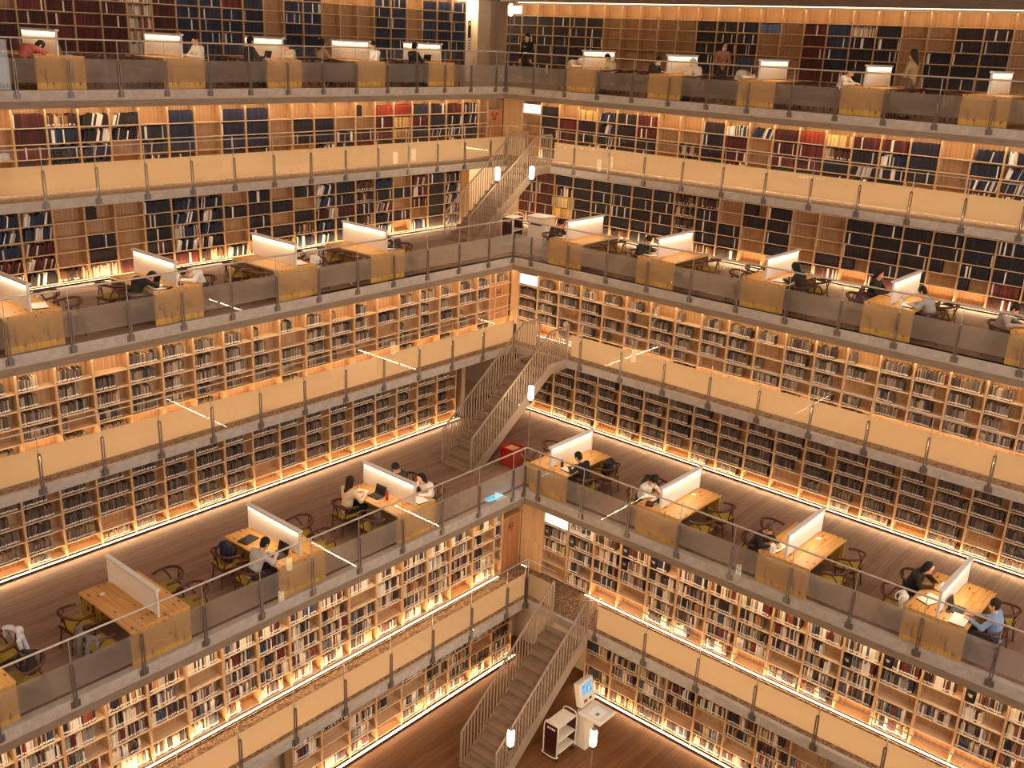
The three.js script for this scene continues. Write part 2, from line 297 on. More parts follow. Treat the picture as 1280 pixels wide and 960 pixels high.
runs.w1R = runBays(1, 'full', 'R', -8.208, .7695, 0, 25, ['ek', 'ek', 'ek', 'ek', 'ek', 'e', 'e', 'e', 'e', 'e', 'ek', 'ekkkk', 'ekkkB', 'eBeee', 'e', 'er', 'ennnnr', 'ebkkkkB', 'ek', 'e', 'eeekkk', 'ek', 'ek', 'eeee', 'ekkm', 'ek']);
runs.w2Lu = runBays(2, 'up', 'L', -11.324, .7687, -2, 19, ['x', 'e', 'rrrrb', 'mnxxx', 'xxxxx', 'xxeee', 'ekxxx', 'nnnkk', 'eeeee', 'nnnkk', 'nnnkk', 'eeeee', 'ekkee', 'ekkxx', 'eekkk', 'herrr', 'Rrrkk', 'Ryykk', 'krkkk', 'xkxxx', 'xxxxx', 'xxkkk']);
runs.w2Ru = runBays(2, 'up', 'R', -3.652, .7705, 0, 21, ['kkkkk', 'errrk', 'ykkkk', 'xxxxx', 'kkkkk', 'rrkkk', 'eeeee', 'eemmm', 'kkkkk', 'xrxxx', 'xeeee', 'rrrkk', 'Rrrkk', 'ymkkk', 'rkxxx', 'rxxkk', 'nkkee', 'eeeek', 'xnxxx', 'xxxxx', 'xkxkk', 'x']);
runs.w2Ll = runBays(2, 'low', 'L', -11.496, .7667, -2, 18, ['x', 'xxxxxx', 'mxxxxx', 'xeeeem', 'khekkb', 'heeeer', 'ykkkkr', 'xxxxxr', 'xxxxxm', 'xekeex', 'ekkkke', 'eekekm', 'kkekmx', 'xxxxxx', 'kkkrkk', 'mmmkmm', 'xxkxxx', 'kekeke', 'xxxxex', 'kkkkkk', 'xxxxxx']);
runs.w2Rl = runBays(2, 'low', 'R', -3.540, .7797, -1, 20, ['Rrrrrr', 'RrrrrR', 'Rkxyyx', 'Rkkkkk', 'rkkkkk', 'kkkkkm', 'kkkkkk', 'mkkkkm', 'mmmmmm', 'Rmkkkm', 'Reekkk', 'khkeee', 'ekkkke', 'eeeeek', 'keeekr', 'kkkkhe', 'ekkkkr', 'kkkkkr', 'kkkhee', 'kkkkhe', 'kkkkrr', 'k']);
runs.w3Lu = runBays(3, 'up', 'L', -13.789, .7697, -2, 18, R5((n, i, r) => (i === 4 ? (r() < .5 ? 'e' : 'd') : r() < .08 ? 'e' : 'g')));
runs.w3Ru = runBays(3, 'up', 'R', .230, .7828, 0, 18, R5((n, i, r) => (i === 4 ? (r() < .5 ? 'e' : 'd') : r() < .06 ? 'e' : 'g')));
runs.w3Ll = runBays(3, 'low', 'L', -14.044, .77, -2, 15, R5((n, i, r) => (i === 5 && r() < .4 ? 'e' : r() < .07 ? 'e' : 'd')));
runs.w3Rl = runBays(3, 'low', 'R', 1.16, .7867, -2, 17, R5((n, i, r) => (i === 5 && r() < .35 ? 'e' : r() < .07 ? 'e' : 'd')));
runs.w4Lu = runBays(4, 'up', 'L', -16.342, .7745, -1, 14, R5((n, i, r) => (r() < .06 ? 'e' : 'l')));
runs.w4Ru = runBays(4, 'up', 'R', 7.510, .7784, -2, 11, ['lllle', 'LLlee', 'Lllll', 'lllll', 'lllll', 'lllle', 'lllel', 'lllll', 'lLlle', 'Llell', 'lelee', 'Lllle', 'lllll', 'lllll']);
runs.w4Ll = runBays(4, 'low', 'L', -8.792, .7754, -3, 5, R5((n, i, r) => (r() < .2 ? 'e' : r() < .3 ? 'm' : 'l')));
runs.w4Rl = runBays(4, 'low', 'R', 6.863, .7777, -1, 6, R5((n, i, r) => (r() < .15 ? 'e' : r() < .3 ? 'm' : 'l')));

// ---------------------------------------------------------------- light strips along the bookcases
const LED = { base: 104, top: 44, floor: 120 };
function strips(run, side, wall, tier) {
  const w = run.x1 - run.x0 + .2, mid = (run.x0 + run.x1) / 2, where = tier === 'full' ? 'top balcony' : tier === 'up' ? GALN[wall] : 'under the ' + GALN[wall];
  // channel on the floor
  if (tier !== 'full') {
    const g = group('led_strip'); place(g, side, mid, run.yb, run.face + .06); tag(g, 'warm glowing floor strip at foot of ' + WALLN[side] + ' bookcases, ' + where, 'light strip');
    part(g, 'light_strip', box(w, .02, .05), GL.led, 0, .012, 0); part(g, 'channel_edge', box(w, .035, .012), M.dark, 0, .0175, .06);
    rectLight(side, mid, run.yb + .028, run.face + .06, w, .035, 97, WARM, LED.base);
    rectLight(side, mid, run.yb + .05, run.face + .085, w, .03, 200, WARM, LED.floor);
  }
  if (tier !== 'low') {
    const g = group('led_strip'); place(g, side, mid, run.ytop + .05, run.face + (tier === 'full' ? .12 : .09)); tag(g, 'warm glowing strip over ' + WALLN[side] + ' bookcase tops, ' + where, 'light strip');
    part(g, 'light_strip', box(w, .02, .03), GL.led, 0, .012, 0); part(g, 'channel_back', box(w, .03, .03), M.beam, 0, .037, 0);
    rectLight(side, mid, run.ytop + .046, run.face + (tier === 'full' ? .12 : .09), w, .03, -72, WARM, LED.top);
  }
}
for (const [k, r] of Object.entries(runs)) strips(r, k[2], +k[1], k.length === 3 ? 'full' : k[3] === 'u' ? 'up' : 'low');

// ---------------------------------------------------------------- corner joinery, doors, signs, passages
function struct(name, geo, mat, side, lx, y, out, label) { const m = shade(new THREE.Mesh(geo, mat)); m.name = numbered(name); place(m, side, lx, y, out); tag(m, label, null, null, 'structure'); scene.add(m); return m; }
function figure(g, x, y, z, s, mat) { // a small person pictogram
  part(g, 'pictogram', new THREE.CircleGeometry(.022 * s, 10), mat, x, y + .075 * s, z); part(g, 'pictogram', box(.036 * s, .075 * s, .002), mat, x, y, z);
}
// wall, last divider, narrow bay end, door to
const doors = { 2: [4.05, 4.51, 5.26], 3: [.84, .19 - .42, .64], 4: [-4.724, -4.45, -3.74] };
doors[3] = [.0, 0, 0];
for (const k of [2, 3, 4]) {
  const run = runs['w' + k + 'Lu'], x0 = run.x1, xd = { 2: 4.51, 3: -.19 + .02, 4: -4.45 }[k], x1 = { 2: 5.24, 3: .66, 4: -3.74 }[k], e = EDGE[k - 1], h = run.ytop - run.yb, rand = rng(600 + k);
  // narrow bay beside the door
  if (xd - x0 > .15) bay(rand, 'L', x0, xd, run.yb, run.ytop, [.04, .385, .725, 1.065, 1.425], run.face, k === 4 ? 'lllee' : 'eeeee', .28, 'narrow oak bookcase bay beside the corner door, ' + GALN[k], { grp: 'narrow bays', wall: k, tier: 'narrow', bayNo: 0 });
  const d = new THREE.Group(); d.name = 'door_' + (k - 1); place(d, 'L', (xd + x1) / 2, run.yb, run.face); tag(d, 'wooden corner door with small black pictograms, ' + GALN[k], null, null, 'structure'); scene.add(d);
  const w = x1 - xd, dh = h - .36;
  part(d, 'door_leaf', box(w - .06, dh, .04), M.door, 0, dh / 2, -.05); for (const s of [-1, 1]) part(d, 'side_panel', sidePanel(h, .28), M.oakEdge, s * (w / 2 - SIDE_T / 2), 0, 0);
  part(d, 'shelf', box(w - .045, .025, .26, 'x'), M.oakEdge, 0, dh + .02, -.14); part(d, 'back_panel', box(w - .045, .32, .015), M.oak, 0, dh + .19, -.27);
  for (const i of [-1, 0, 1]) figure(d, i * .07, dh - .28, -.028, 1, M.black);
  part(d, 'caption', box(.16, .012, .002), M.black, 0, dh - .38, -.028);
  if (k === 2) for (const i of [-1, 1]) part(d, 'prohibition_sign', new THREE.CircleGeometry(.06, 16), M.red, i * .12, dh - .12, -.028);
  // pier and sign on the other run
  const rr = runs['w' + k + 'Ru'], s0 = { 2: -4.46, 3: -.50, 4: 4.40 }[k], p0 = -run.face * -1, corner = run.face;
  const pw = s0 - corner; if (pw > .05) struct('wall_pier', box(pw, EDGE[k - 1] - .3 - GAL[k], .3), M.oakEdge, 'R', corner + pw / 2, GAL[k] + (EDGE[k - 1] - .3 - GAL[k]) / 2, rr.face - .14, 'oak corner pier beside the lit sign, ' + GALN[k]);
  const s1 = k === 4 ? s0 + .775 : rr.x0;
  bay(rand, 'R', s0, s1, rr.yb, rr.ytop, [.04, .385, .725, 1.065, 1.425], rr.face, k === 4 ? 'eLlee' : k === 3 ? 'eddde' : 'eeeee', .28, 'oak bookcase bay below the lit corner sign, ' + GALN[k], { grp: 'sign bays', wall: k, tier: 'sign', bayNo: 0, ref: 'lit corner sign', where: GALN[k] });
  const sg = group('light_sign'); place(sg, 'R', (s0 + s1) / 2, rr.yb + 1.44, rr.face - .03); tag(sg, 'blank glowing white sign box in the corner bay, ' + GALN[k], 'sign');
  part(sg, 'sign_box', box(s1 - s0 - .05, .30, .05), M.white, 0, .16, -.03); part(sg, 'sign_face', box(s1 - s0 - .07, .28, .006), GL.sign, 0, .16, 0);
  rectLight('R', (s0 + s1) / 2, rr.yb + 1.6, rr.face - .015, s1 - s0 - .07, .28, 180, COOL, 2.5);
  // bay with the written header, lowest gallery only
  if (k === 4) {
    const h1 = rr.x0; bay(rand, 'R', s1, h1, rr.yb, rr.ytop, [.04, .385, .725, 1.065, 1.425], rr.face, 'eLlll', .28, 'oak bookcase bay headed by black lettering on white, lowest gallery', { grp: 'sign bays', wall: 4, tier: 'sign', bayNo: 1, ref: 'lit corner sign', where: GALN[4] });
    const t = group('header_sign'); place(t, 'R', (s1 + h1) / 2, rr.yb + 1.44, rr.face - .02); tag(t, 'white header board with four large black characters', 'sign'); const W = h1 - s1 - .06;
    part(t, 'board', box(W, .27, .02), M.paper, 0, .16, 0);
    // strokes in a 10 x 10 square for each character: xi, wen, tu, shu
    const chars = [
      [[1, 9, 9, 9], [1, 6.5, 9, 6.5], [1, 6.5, 1, 1], [9, 6.5, 9, 1], [1, 1, 9, 1], [4, 9, 4, 4.5], [6, 9, 6, 4], [4, 4.5, 2.2, 3], [6, 4, 8, 3.4]],
      [[5, 10, 5, 8.4], [1, 8, 9, 8], [7.5, 8, 1, .5], [2.5, 8, 9, .5]],
      [[1, 9.5, 9, 9.5], [1, 9.5, 1, .5], [9, 9.5, 9, .5], [1, .5, 9, .5], [3.4, 8, 6.6, 8], [3.4, 8, 3.4, 6.8], [6.6, 8, 6.6, 6.8], [2, 5.8, 8, 5.8], [2.6, 4.8, 7.4, 4.8], [2.6, 4.8, 2.6, 1.7], [7.4, 4.8, 7.4, 1.7], [2.6, 1.7, 7.4, 1.7], [4, 3.7, 6, 3.7], [4, 3.7, 4, 2.7], [6, 3.7, 6, 2.7], [4, 2.7, 6, 2.7]],
      [[2, 9.2, 8, 9.2], [1, 8, 9, 8], [2, 6.8, 8, 6.8], [1, 5.6, 9, 5.6], [5, 10, 5, 4.6], [8, 9.2, 8, 6.8], [1.5, 4.6, 8.5, 4.6], [2.5, 3.6, 7.5, 3.6], [2.5, 3.6, 2.5, .3], [7.5, 3.6, 7.5, .3], [2.5, 2, 7.5, 2], [2.5, .3, 7.5, .3]]];
    chars.forEach((ch, i) => { const geos = ch.map(([a, b, c, e2]) => { const L = Math.hypot(c - a, e2 - b) + .9, q = new THREE.BoxGeometry(L, .95, .3); q.rotateZ(Math.atan2(e2 - b, c - a)); q.translate((a + c) / 2 - 5, (b + e2) / 2 - 5, 0); return q; }); const gg = mergeGeometries(geos); gg.scale(.0145, .0145, .0145); part(t, 'character', gg, M.black, -W / 2 + .12 + i * .152, .2, .012); });
    for (let i = 0; i < 5; i++) part(t, 'small_letter', box(.018, .03, .003), M.black, W / 2 - .2 + i * .026, .075, .0115);
  }
}
// sign on the top balcony
{ const g = group('light_sign'); place(g, 'R', -8.59, FL[1] + 2.42, -FRONT[0] - .03); tag(g, 'blank glowing white sign box at the top balcony corner', 'sign'); part(g, 'sign_box', box(.72, .3, .05), M.white, 0, .16, -.03); part(g, 'sign_face', box(.7, .28, .006), GL.sign, 0, .16, 0); rectLight('R', -8.59, FL[1] + 2.58, -FRONT[0] - .015, .7, .28, 180, COOL, 2.5);
  const rand = rng(77); bay(rand, 'R', -8.977, -8.21, FL[1], 16.22, [.04, .34, .69, 1.03, 1.37, 1.71, 2.05, 2.39], -FRONT[0], 'ekkkkkkk', .28, 'oak bookcase bay below the lit corner sign, top balcony', { grp: 'sign bays', wall: 1, tier: 'sign', bayNo: 0, ref: 'lit corner sign', where: 'top balcony' });
  // lit passage in the door wall
  struct('wall_pier', box(.72, 16.6 - FL[1], .34), M.plaster, 'L', 8.76, (16.6 + FL[1]) / 2, -FRONT[0] - .17, 'pale pier beside the lit passage, top balcony');
  struct('wall_passage', box(.74, 2.9, .02), M.screen, 'L', 8.04, FL[1] + 1.45, -FRONT[0] - .345, 'pale wall inside the lit passage, top balcony');
  const n = group('wall_notice'); place(n, 'L', 8.28, FL[1] + 1.55, -FRONT[0] - .32); tag(n, 'tall dark notice with a ring and lines of writing', 'sign'); part(n, 'board', box(.14, .62, .02), M.dark, 0, .25, 0); part(n, 'ring', new THREE.TorusGeometry(.045, .01, 6, 16), M.white, 0, .45, .012); for (let i = 0; i < 4; i++) part(n, 'line', box(.12, .03, .01), M.dark, 0, -.16 - i * .1, 0);
  const b = group('passage_lamp'); place(b, 'L', 7.93, FL[1] + 2.62, -FRONT[0] - .2); tag(b, 'small ceiling lamp in the top balcony passage', 'lamp'); part(b, 'lamp_globe', new THREE.SphereGeometry(.06, 12, 8), GL.lamp); part(b, 'stem', bar([0, .04, 0], [0, .45, 0], .008), M.steel); const l = new THREE.PointLight(LAMP, 9); l.position.copy(toWorld('L', 7.93, FL[1] + 2.62, -FRONT[0] - .2)); l.castShadow = true; scene.add(l);
}
// passages below the galleries, in the door wall
for (const k of [2, 3]) {
  const run = runs['w' + k + 'Ll'], x0 = run.x1, yb = FL[k], h = GAL[k] - .2 - yb;
  struct('wall_pier', box(.14, h, .28), k === 2 ? M.oakEdge : M.stairMetal, 'L', x0 + .32, yb + h / 2, run.face - .16, 'narrow pier in the passage under the ' + GALN[k]);
  if (k === 2) { const b = group('passage_lamp'); place(b, 'L', x0 + .85, yb + 1.8, run.face - 1.4); tag(b, 'small ceiling lamp in the passage under the highest gallery', 'lamp'); part(b, 'lamp_globe', new THREE.SphereGeometry(.06, 12, 8), GL.lamp); part(b, 'stem', bar([0, .04, 0], [0, h - 1.81, 0], .008), M.steel); const l = new THREE.PointLight(LAMP, 16); l.position.copy(toWorld('L', x0 + .85, yb + 1.8, run.face - 1.4)); l.castShadow = true; scene.add(l); }
}

// ---------------------------------------------------------------- glass balustrades
const postGeo = (() => { // flat bar with a long slot
  const s = new THREE.Shape(); s.moveTo(-.035, -.17); s.lineTo(.035, -.17); s.lineTo(.035, .63); s.absarc(0, .63, .035, 0, Math.PI, false); s.closePath();
  const hole = new THREE.Path(); hole.moveTo(-.012, .02); hole.lineTo(-.012, .62); hole.lineTo(.012, .62); hole.lineTo(.012, .02); hole.closePath(); s.holes.push(hole);
  const g = new THREE.ExtrudeGeometry(s, { depth: .02, bevelEnabled: false, curveSegments: 6 }); g.translate(0, 0, -.01); return g; })();
const rodGeo = new THREE.CylinderGeometry(.008, .008, .46, 8), plateGeo = box(.16, .13, .012);
function balustrade(side, y, out, posts, x0, x1, kind, label, H = 1.1) {
  const g = group('glass_railing'); place(g, side, 0, y, out); tag(g, label, 'railing', 'glass railings');
  part(g, 'handrail', bar([x0, H, -.02], [x1, H, -.02], kind === 'L' ? .021 : .014, 10), M.rail);
  for (const p of posts) {
    if (p < Math.min(x0, x1) || p > Math.max(x0, x1)) continue;
    const q = part(g, 'post', postGeo, M.steel, p, 0, .022); part(q, 'rod', rodGeo, M.rail, 0, .86, -.03); part(q, 'base_plate', plateGeo, M.steel, 0, -.11, -.014);
  }
  const cuts = [x0, ...posts.filter((p) => p > x0 + .05 && p < x1 - .05), x1];
  for (let i = 0; i + 1 < cuts.length; i++) {
    const a = cuts[i] + .008, b = cuts[i + 1] - .008, w = b - a, f0 = kind === 'L' ? .16 : .17, f1 = kind === 'L' ? .68 : .76;
    const p = part(g, 'glass_panel', box(w, H - .06, .001), M.glass, (a + b) / 2, (H - .04) / 2 - .0, -.012);
    part(p, 'frosted_band', box(w - .01, f1 - f0, .001), kind === 'L' ? M.frost : M.frostGallery, 0, (f0 + f1) / 2 - (H - .04) / 2, -.006);
  }
}
function seq(a, step, lo, hi) { const o = []; for (let n = -40; n < 60; n++) { const v = a + n * step; if (v > lo && v < hi) o.push(v); } return o; }
const END = { L: -21, R: 20 };
const postRef = { 1: { L: [-11.27, 1.2135], R: [-3.79, 1.3075] }, 2: { L: [-13.94, 1.2145], R: [.14, 1.3225] }, 3: { L: [-16.62, 1.2185], R: [4.38, 1.319] } };
const gPostRef = { 2: { L: [-11.37, 1.2145], R: [-1.14, 1.313] }, 3: { L: [-14.06, 1.223], R: [2.86, 1.327] }, 4: { L: [-11.82, 1.226], R: [7.05, 1.328] } };
for (const k of [1, 2, 3]) {
  const c = FRONT[k];
  balustrade('L', EDGE[k], -c, [...seq(...postRef[k].L, END.L, c - .25), c - .05], END.L, c, 'L', 'frosted glass railing along the ' + BALC[k] + ', door wall side');
  balustrade('R', EDGE[k], -c, [...(k === 1 ? [-c + .05] : []), ...seq(...postRef[k].R, -c + .2, END.R)], -c, END.R, 'L', 'frosted glass railing along the ' + BALC[k] + ', sign wall side');
}
const STAIR = {}; // x range, top z, bottom z
STAIR[2] = { x0: -3.08, x1: -2.06, zl: -FRONT[1] + GW, zt: -3.23, zb: -.25 };
STAIR[3] = { x0: 1.40, x1: 2.42, zl: -FRONT[2] + GW, zt: 1.25, zb: 4.25 };
STAIR[4] = { x0: 5.88, x1: 6.92, zl: -FRONT[3] + GW, zt: 5.12, zb: 8.1 };
for (const k of [2, 3, 4]) {
  const c = FRONT[k - 1] - GW, H = 1.116;
  balustrade('L', GAL[k], -c, [...seq(...gPostRef[k].L, END.L, c - .3), c - .05], END.L, c, 'G', 'glowing frosted glass railing of the ' + GALN[k] + ', door wall side', H);
  balustrade('R', GAL[k], -c, [-c + .03], -c, STAIR[k].x0 - .08, 'G', 'short glass railing of the ' + GALN[k] + ' between corner and stair', H);
  balustrade('R', GAL[k], -c, seq(...gPostRef[k].R, STAIR[k].x1 + .02, END.R), STAIR[k].x1 + .08, END.R, 'G', 'glowing frosted glass railing of the ' + GALN[k] + ', sign wall side', H);
}

// ---------------------------------------------------------------- stairs
for (const k of [2, 3, 4]) {
  const s = STAIR[k], y0 = FL[k], y1 = GAL[k], N = 12, rise = (y1 - y0) / N, go = (s.zb - s.zt) / N, w = s.x1 - s.x0;
  const g = group('staircase'); g.position.set((s.x0 + s.x1) / 2, y0, s.zb); tag(g, 'beige metal staircase with upright bars rising to the ' + GALN[k], 'staircase');
  const treadG = box(w - .06, .035, go + .035, 'x'), riserG = box(w - .06, rise - .035, .014, 'x');
  for (let i = 0; i < N; i++) { if (i < N - 1) part(g, 'tread', treadG, M.tread, 0, (i + 1) * rise - .0175, -go * (i + .5) + .0); part(g, 'riser', riserG, M.stairMetal, 0, i * rise + (rise - .035) / 2, -go * i - .012); }
  const Y = y1 - y0, Z = s.zt - s.zb, land = s.zl - s.zb, flat = s.zt - s.zl;
  if (flat > .3) { part(g, 'landing', box(w - .04, .12, flat + go * .2), M.carpet, 0, Y - .06, (Z + land) / 2 + .02); }
  const slope = Math.atan2(Y, -Z), L = Math.hypot(Y, Z);
  for (const sx of [-1, 1]) {
    const st = new THREE.Shape(); st.moveTo(.06, 0); st.lineTo(.06, .12); st.lineTo(-Z - .02, Y + .06); if (flat > .3) { st.lineTo(-land, Y + .06); st.lineTo(-land, Y - .2); } else st.lineTo(-Z + .05, Y + .06); st.lineTo(-Z + .05, Y - .24); st.lineTo(.34, 0); st.closePath();
    const sg = new THREE.ExtrudeGeometry(st, { depth: .03, bevelEnabled: false }); sg.rotateY(HALF); part(g, 'stringer', sg, M.stairMetal, sx * (w / 2 - .015) - .015, 0, 0);
    const X = sx * (w / 2 - .015), pts = [[X, .98, .02], [X, Y + .98, Z]]; if (flat > .3) pts.push([X, Y + .98, land + .02]);
    for (let i = 0; i + 1 < pts.length; i++) part(g, 'handrail', bar(pts[i], pts[i + 1], .026, 8), M.stairMetal);
    const top = flat > .3 ? land + .02 : Z, nb = Math.round((.02 - top) / .105);
    for (let i = 0; i <= nb; i++) { const z = .02 + (top - .02) * i / nb, base = z > Z ? (.06 - z) / (.06 - Z) * Y : Y, yb = Math.max(.02, base + .02), yt = z > Z ? .98 + (.02 - z) / (.02 - Z) * Y : Y + .98; const big = i === 0 || i === nb;
      part(g, big ? 'newel_post' : 'baluster', box(big ? .045 : .022, 1, big ? .045 : .022), M.stairMetal, X, (yb + yt) / 2, z).scale.y = yt - yb - .01; }
  }
}

// ---------------------------------------------------------------- desks
const DESKS = {
  '3L': [-16.80, -13.74, -10.68, -7.56], '3R': [4.56, 7.71, 10.74, 13.79], '2L': [-13.38, -10.29, -7.17, -4.32], '2R': [1.25, 4.25, 7.35, 10.43, 13.57],
  '1L': [-10.18, -7.05, -4.0, -.92, 2.04], '1R': [-1.93, 1.2, 4.22, 7.27, 10.36],
};
const DESK_LIGHT = 85;
const deskRef = (k, side, i) => { const n = DESKS[k + side].length; return ORD[side === 'L' ? n - 1 - i : i] + ' ' + BALC[k].replace(' balcony', '') + ' ' + WALLN[side] + ' desk'; };
function desk(k, side, i, lit) {
  const lx = DESKS[k + side][i], g = group('reading_desk'); place(g, side, lx, FL[k], -FRONT[k]);
  const n = DESKS[k + side].length;
  tag(g, 'pine desk with ' + (lit ? 'lit' : 'unlit') + ' white screen, ' + ORD[side === 'L' ? n - 1 - i : i] + ' from corner on ' + BALC[k] + ', ' + WALLN[side] + ' side', 'desk', 'reading desks');
  part(g, 'tabletop', box(1.15, .035, 1.79, 'z'), M.pineTop, 0, .7125, -1.0);
  part(g, 'end_panel', box(1.14, .69, .035), M.pine, 0, .347, -.128); part(g, 'end_panel', box(1.14, .69, .035), M.pine, 0, .347, -1.86);
  part(g, 'stretcher', box(.03, .22, 1.69, 'z'), M.pine, 0, .58, -.995);
  part(g, 'screen_panel', box(.022, .46, 1.64), M.screen, 0, .995, -1.0);
  for (const z of [-.17, -1.83]) part(g, 'screen_post', new RoundedBoxGeometry(.05, .53, .035, 2, .008), M.beam, 0, .995, z);
  part(g, 'screen_beam', new RoundedBoxGeometry(.10, .05, 1.76, 2, .012), M.beam, 0, 1.275, -1.0);
  for (const s of [-1, 1]) {
    part(g, 'light_strip', box(.022, .008, 1.58), lit ? GL.desk : M.white, s * .032, 1.247, -1.0);
    if (lit) { const l = new THREE.RectAreaLight(hex(0xffe2b8), DESK_LIGHT, .022, 1.58); l.position.copy(toWorld(side, lx + s * .033, FL[k] + 1.240, -FRONT[k] - 1.0)); l.rotation.order = 'YXZ'; l.rotation.set(-HALF, side === 'R' ? 0 : HALF, 0); scene.add(l); }
  }
}
for (const key of Object.keys(DESKS)) DESKS[key].forEach((_, i) => desk(+key[0], key[1], i, !(key === '3L' && i === 1)));

// ---------------------------------------------------------------- chairs
const chair0 = (() => {
  const g = group('round_back_chair'), W = M.chairWood;
  const pad = new RoundedBoxGeometry(.44, .045, .42, 3, .02), pp = pad.attributes.position;
  for (let i = 0; i < pp.count; i++) pp.setX(i, pp.getX(i) * (1 + .12 * pp.getZ(i) / .21));
  pad.computeVertexNormals();
  part(g, 'seat_pad', pad, M.chairPad, 0, .445, 0); part(g, 'seat_frame', box(.47, .045, .44, 'x'), W, 0, .402, 0);
  for (const s of [-1, 1]) {
    part(g, 'leg', bar([s * .21, 0, .2], [s * .23, .46, .18], .013, 8, .019), W);
    part(g, 'leg', tube([[s * .19, 0, -.25], [s * .19, .42, -.19], [s * .245, .6, -.13], [s * .285, .69, -.05]], .016, 14, 7), W);
    part(g, 'stretcher', bar([s * .215, .24, .19], [s * .19, .26, -.215], .010, 6), W);
  }
  part(g, 'back_rail', tube([[-.27, .665, .14], [-.295, .685, 0], [-.25, .715, -.17], [-.12, .74, -.265], [0, .745, -.285], [.12, .74, -.265], [.25, .715, -.17], [.295, .685, 0], [.27, .665, .14]], .027, 36, 8), W);
  part(g, 'back_splat', mergeGeometries([tube([[0, .41, -.2], [0, .55, -.225], [-.055, .735, -.275]], .013, 8, 6), tube([[0, .41, -.2], [0, .55, -.225], [.055, .735, -.275]], .013, 8, 6)]), W);
  return g;
})();
let chairUsed = 0;
function chairAt(k, side, lx, out, turn, label) { const c = chairUsed++ ? chair0.clone() : chair0; if (c !== chair0) { c.name = numbered('round_back_chair'); scene.add(c); } place(c, side, lx, FL[k], -FRONT[k] + out, turn); c.userData = { label, category: 'chair', group: 'round-backed chairs at the desks' }; return c; }
const SLOT = { o: -.56, i: -1.40 };
{
  const rand = rng(5), skip = new Set(['3L0-o', '3L0-i', '2R4+o', '2R4+i', '2L0-o', '2L0-i', '1L0-i', '1R4+o', '1R4+i']);
  for (const key of Object.keys(DESKS)) DESKS[key].forEach((lx, i) => {
    for (const s of [-1, 1]) for (const sl of ['o', 'i']) {
      if (skip.has(key + i + (s < 0 ? '-' : '+') + sl)) continue;
      const k = +key[0], side = key[1], towards = (side === 'L') === (s > 0) ? 'corner' : 'far', pulled = key === '3L' ? .86 : .82;
      chairAt(k, side, lx + s * (pulled + .07 * rand()), SLOT[sl] + .04 * (rand() - .5), (s < 0 ? HALF : -HALF) + .3 * (rand() - .5), 'round-backed wooden chair, ' + towards + ' side, ' + (sl === 'o' ? 'railing' : 'bookcase') + ' end, ' + deskRef(k, side, i));
    }
  });
}

// ---------------------------------------------------------------- people
function meshField(f, lo, hi, cell) {
  const mid = lo.map((v, i) => (v + hi[i]) / 2), half = Math.max(...lo.map((v, i) => (hi[i] - v) / 2)) + 5 * cell, n = Math.min(120, Math.ceil(2 * half / cell)), h = n / 2;
  const mc = new MarchingCubes(n, M.white, false, false, 60000); mc.isolation = 0;
  for (let z = 0; z < n; z++) for (let y = 0; y < n; y++) for (let x = 0; x < n; x++) mc.field[z * n * n + y * n + x] = -f(mid[0] + (x - h) / h * half, mid[1] + (y - h) / h * half, mid[2] + (z - h) / h * half);
  mc.update();
  const g = new THREE.BufferGeometry(), P = mc.positionArray.slice(0, mc.count * 3), N = mc.normalArray.slice(0, mc.count * 3);
  for (let i = 0; i < P.length; i++) P[i] = mid[i % 3] + P[i] * half;
  g.setAttribute('position', new THREE.BufferAttribute(P, 3)); g.setAttribute('normal', new THREE.BufferAttribute(N, 3)); return g;
}
function capsules(list, k) { // [a, b, ra, rb]
  const c = list.map(([a, b, ra, rb]) => { const d = [b[0] - a[0], b[1] - a[1], b[2] - a[2]]; return [a, d, d[0] * d[0] + d[1] * d[1] + d[2] * d[2] + 1e-9, ra, (rb ?? ra) - ra]; });
  return (x, y, z) => { let r = 1; for (const [a, d, dd, ra, dr] of c) { const px = x - a[0], py = y - a[1], pz = z - a[2], t = Math.max(0, Math.min(1, (px * d[0] + py * d[1] + pz * d[2]) / dd)), qx = px - d[0] * t, qy = py - d[1] * t, qz = pz - d[2] * t, v = Math.sqrt(qx * qx + qy * qy + qz * qz) - ra - dr * t; if (r - v > k) r = v; else if (v - r < k) { const h = Math.max(k - Math.abs(r - v), 0) / k; r = Math.min(r, v) - h * h * k * .25; } } return r; };
}
function capMesh(list, k, cell) { const lo = [9, 9, 9], hi = [-9, -9, -9]; for (const [a, b, ra, rb] of list) for (let i = 0; i < 3; i++) { const r = Math.max(ra, rb ?? ra); lo[i] = Math.min(lo[i], a[i] - r, b[i] - r); hi[i] = Math.max(hi[i], a[i] + r, b[i] + r); } return meshField(capsules(list, k), lo, hi, cell); }
const headGeo = capMesh([[[0, -.03, .01], [0, .045, -.015], .077, .083], [[0, -.085, .035], [0, -.05, .03], .048, .06], [[0, -.005, .095], [0, -.03, .108], .008, .013], [[.083, -.02, -.005], [.088, .01, -.012], .011], [[-.083, -.02, -.005], [-.088, .01, -.012], .011]], .03, .0085);
const hairShell = capsules([[[0, -.01, -.005], [0, .05, -.02], .088, .094]], .02);
const shortHair = meshField((x, y, z) => Math.max(hairShell(x, y, z), .80 * z - .62 * y - .022, -y - .085), [-.12, -.12, -.13], [.12, .17, .12], .009);
const longStr = capsules([[[0, -.01, -.005], [0, .05, -.02], .09, .096], [[0, -.02, -.05], [0, -.27, -.085], .075, .07], [[.075, 0, -.02], [.085, -.22, -.02], .035, .03], [[-.075, 0, -.02], [-.085, -.22, -.02], .035, .03]], .03);
const longHair = meshField((x, y, z) => Math.max(longStr(x, y, z), Math.min(.80 * z - .5 * y - .026, 1)), [-.14, -.36, -.18], [.14, .17, .12], .010);
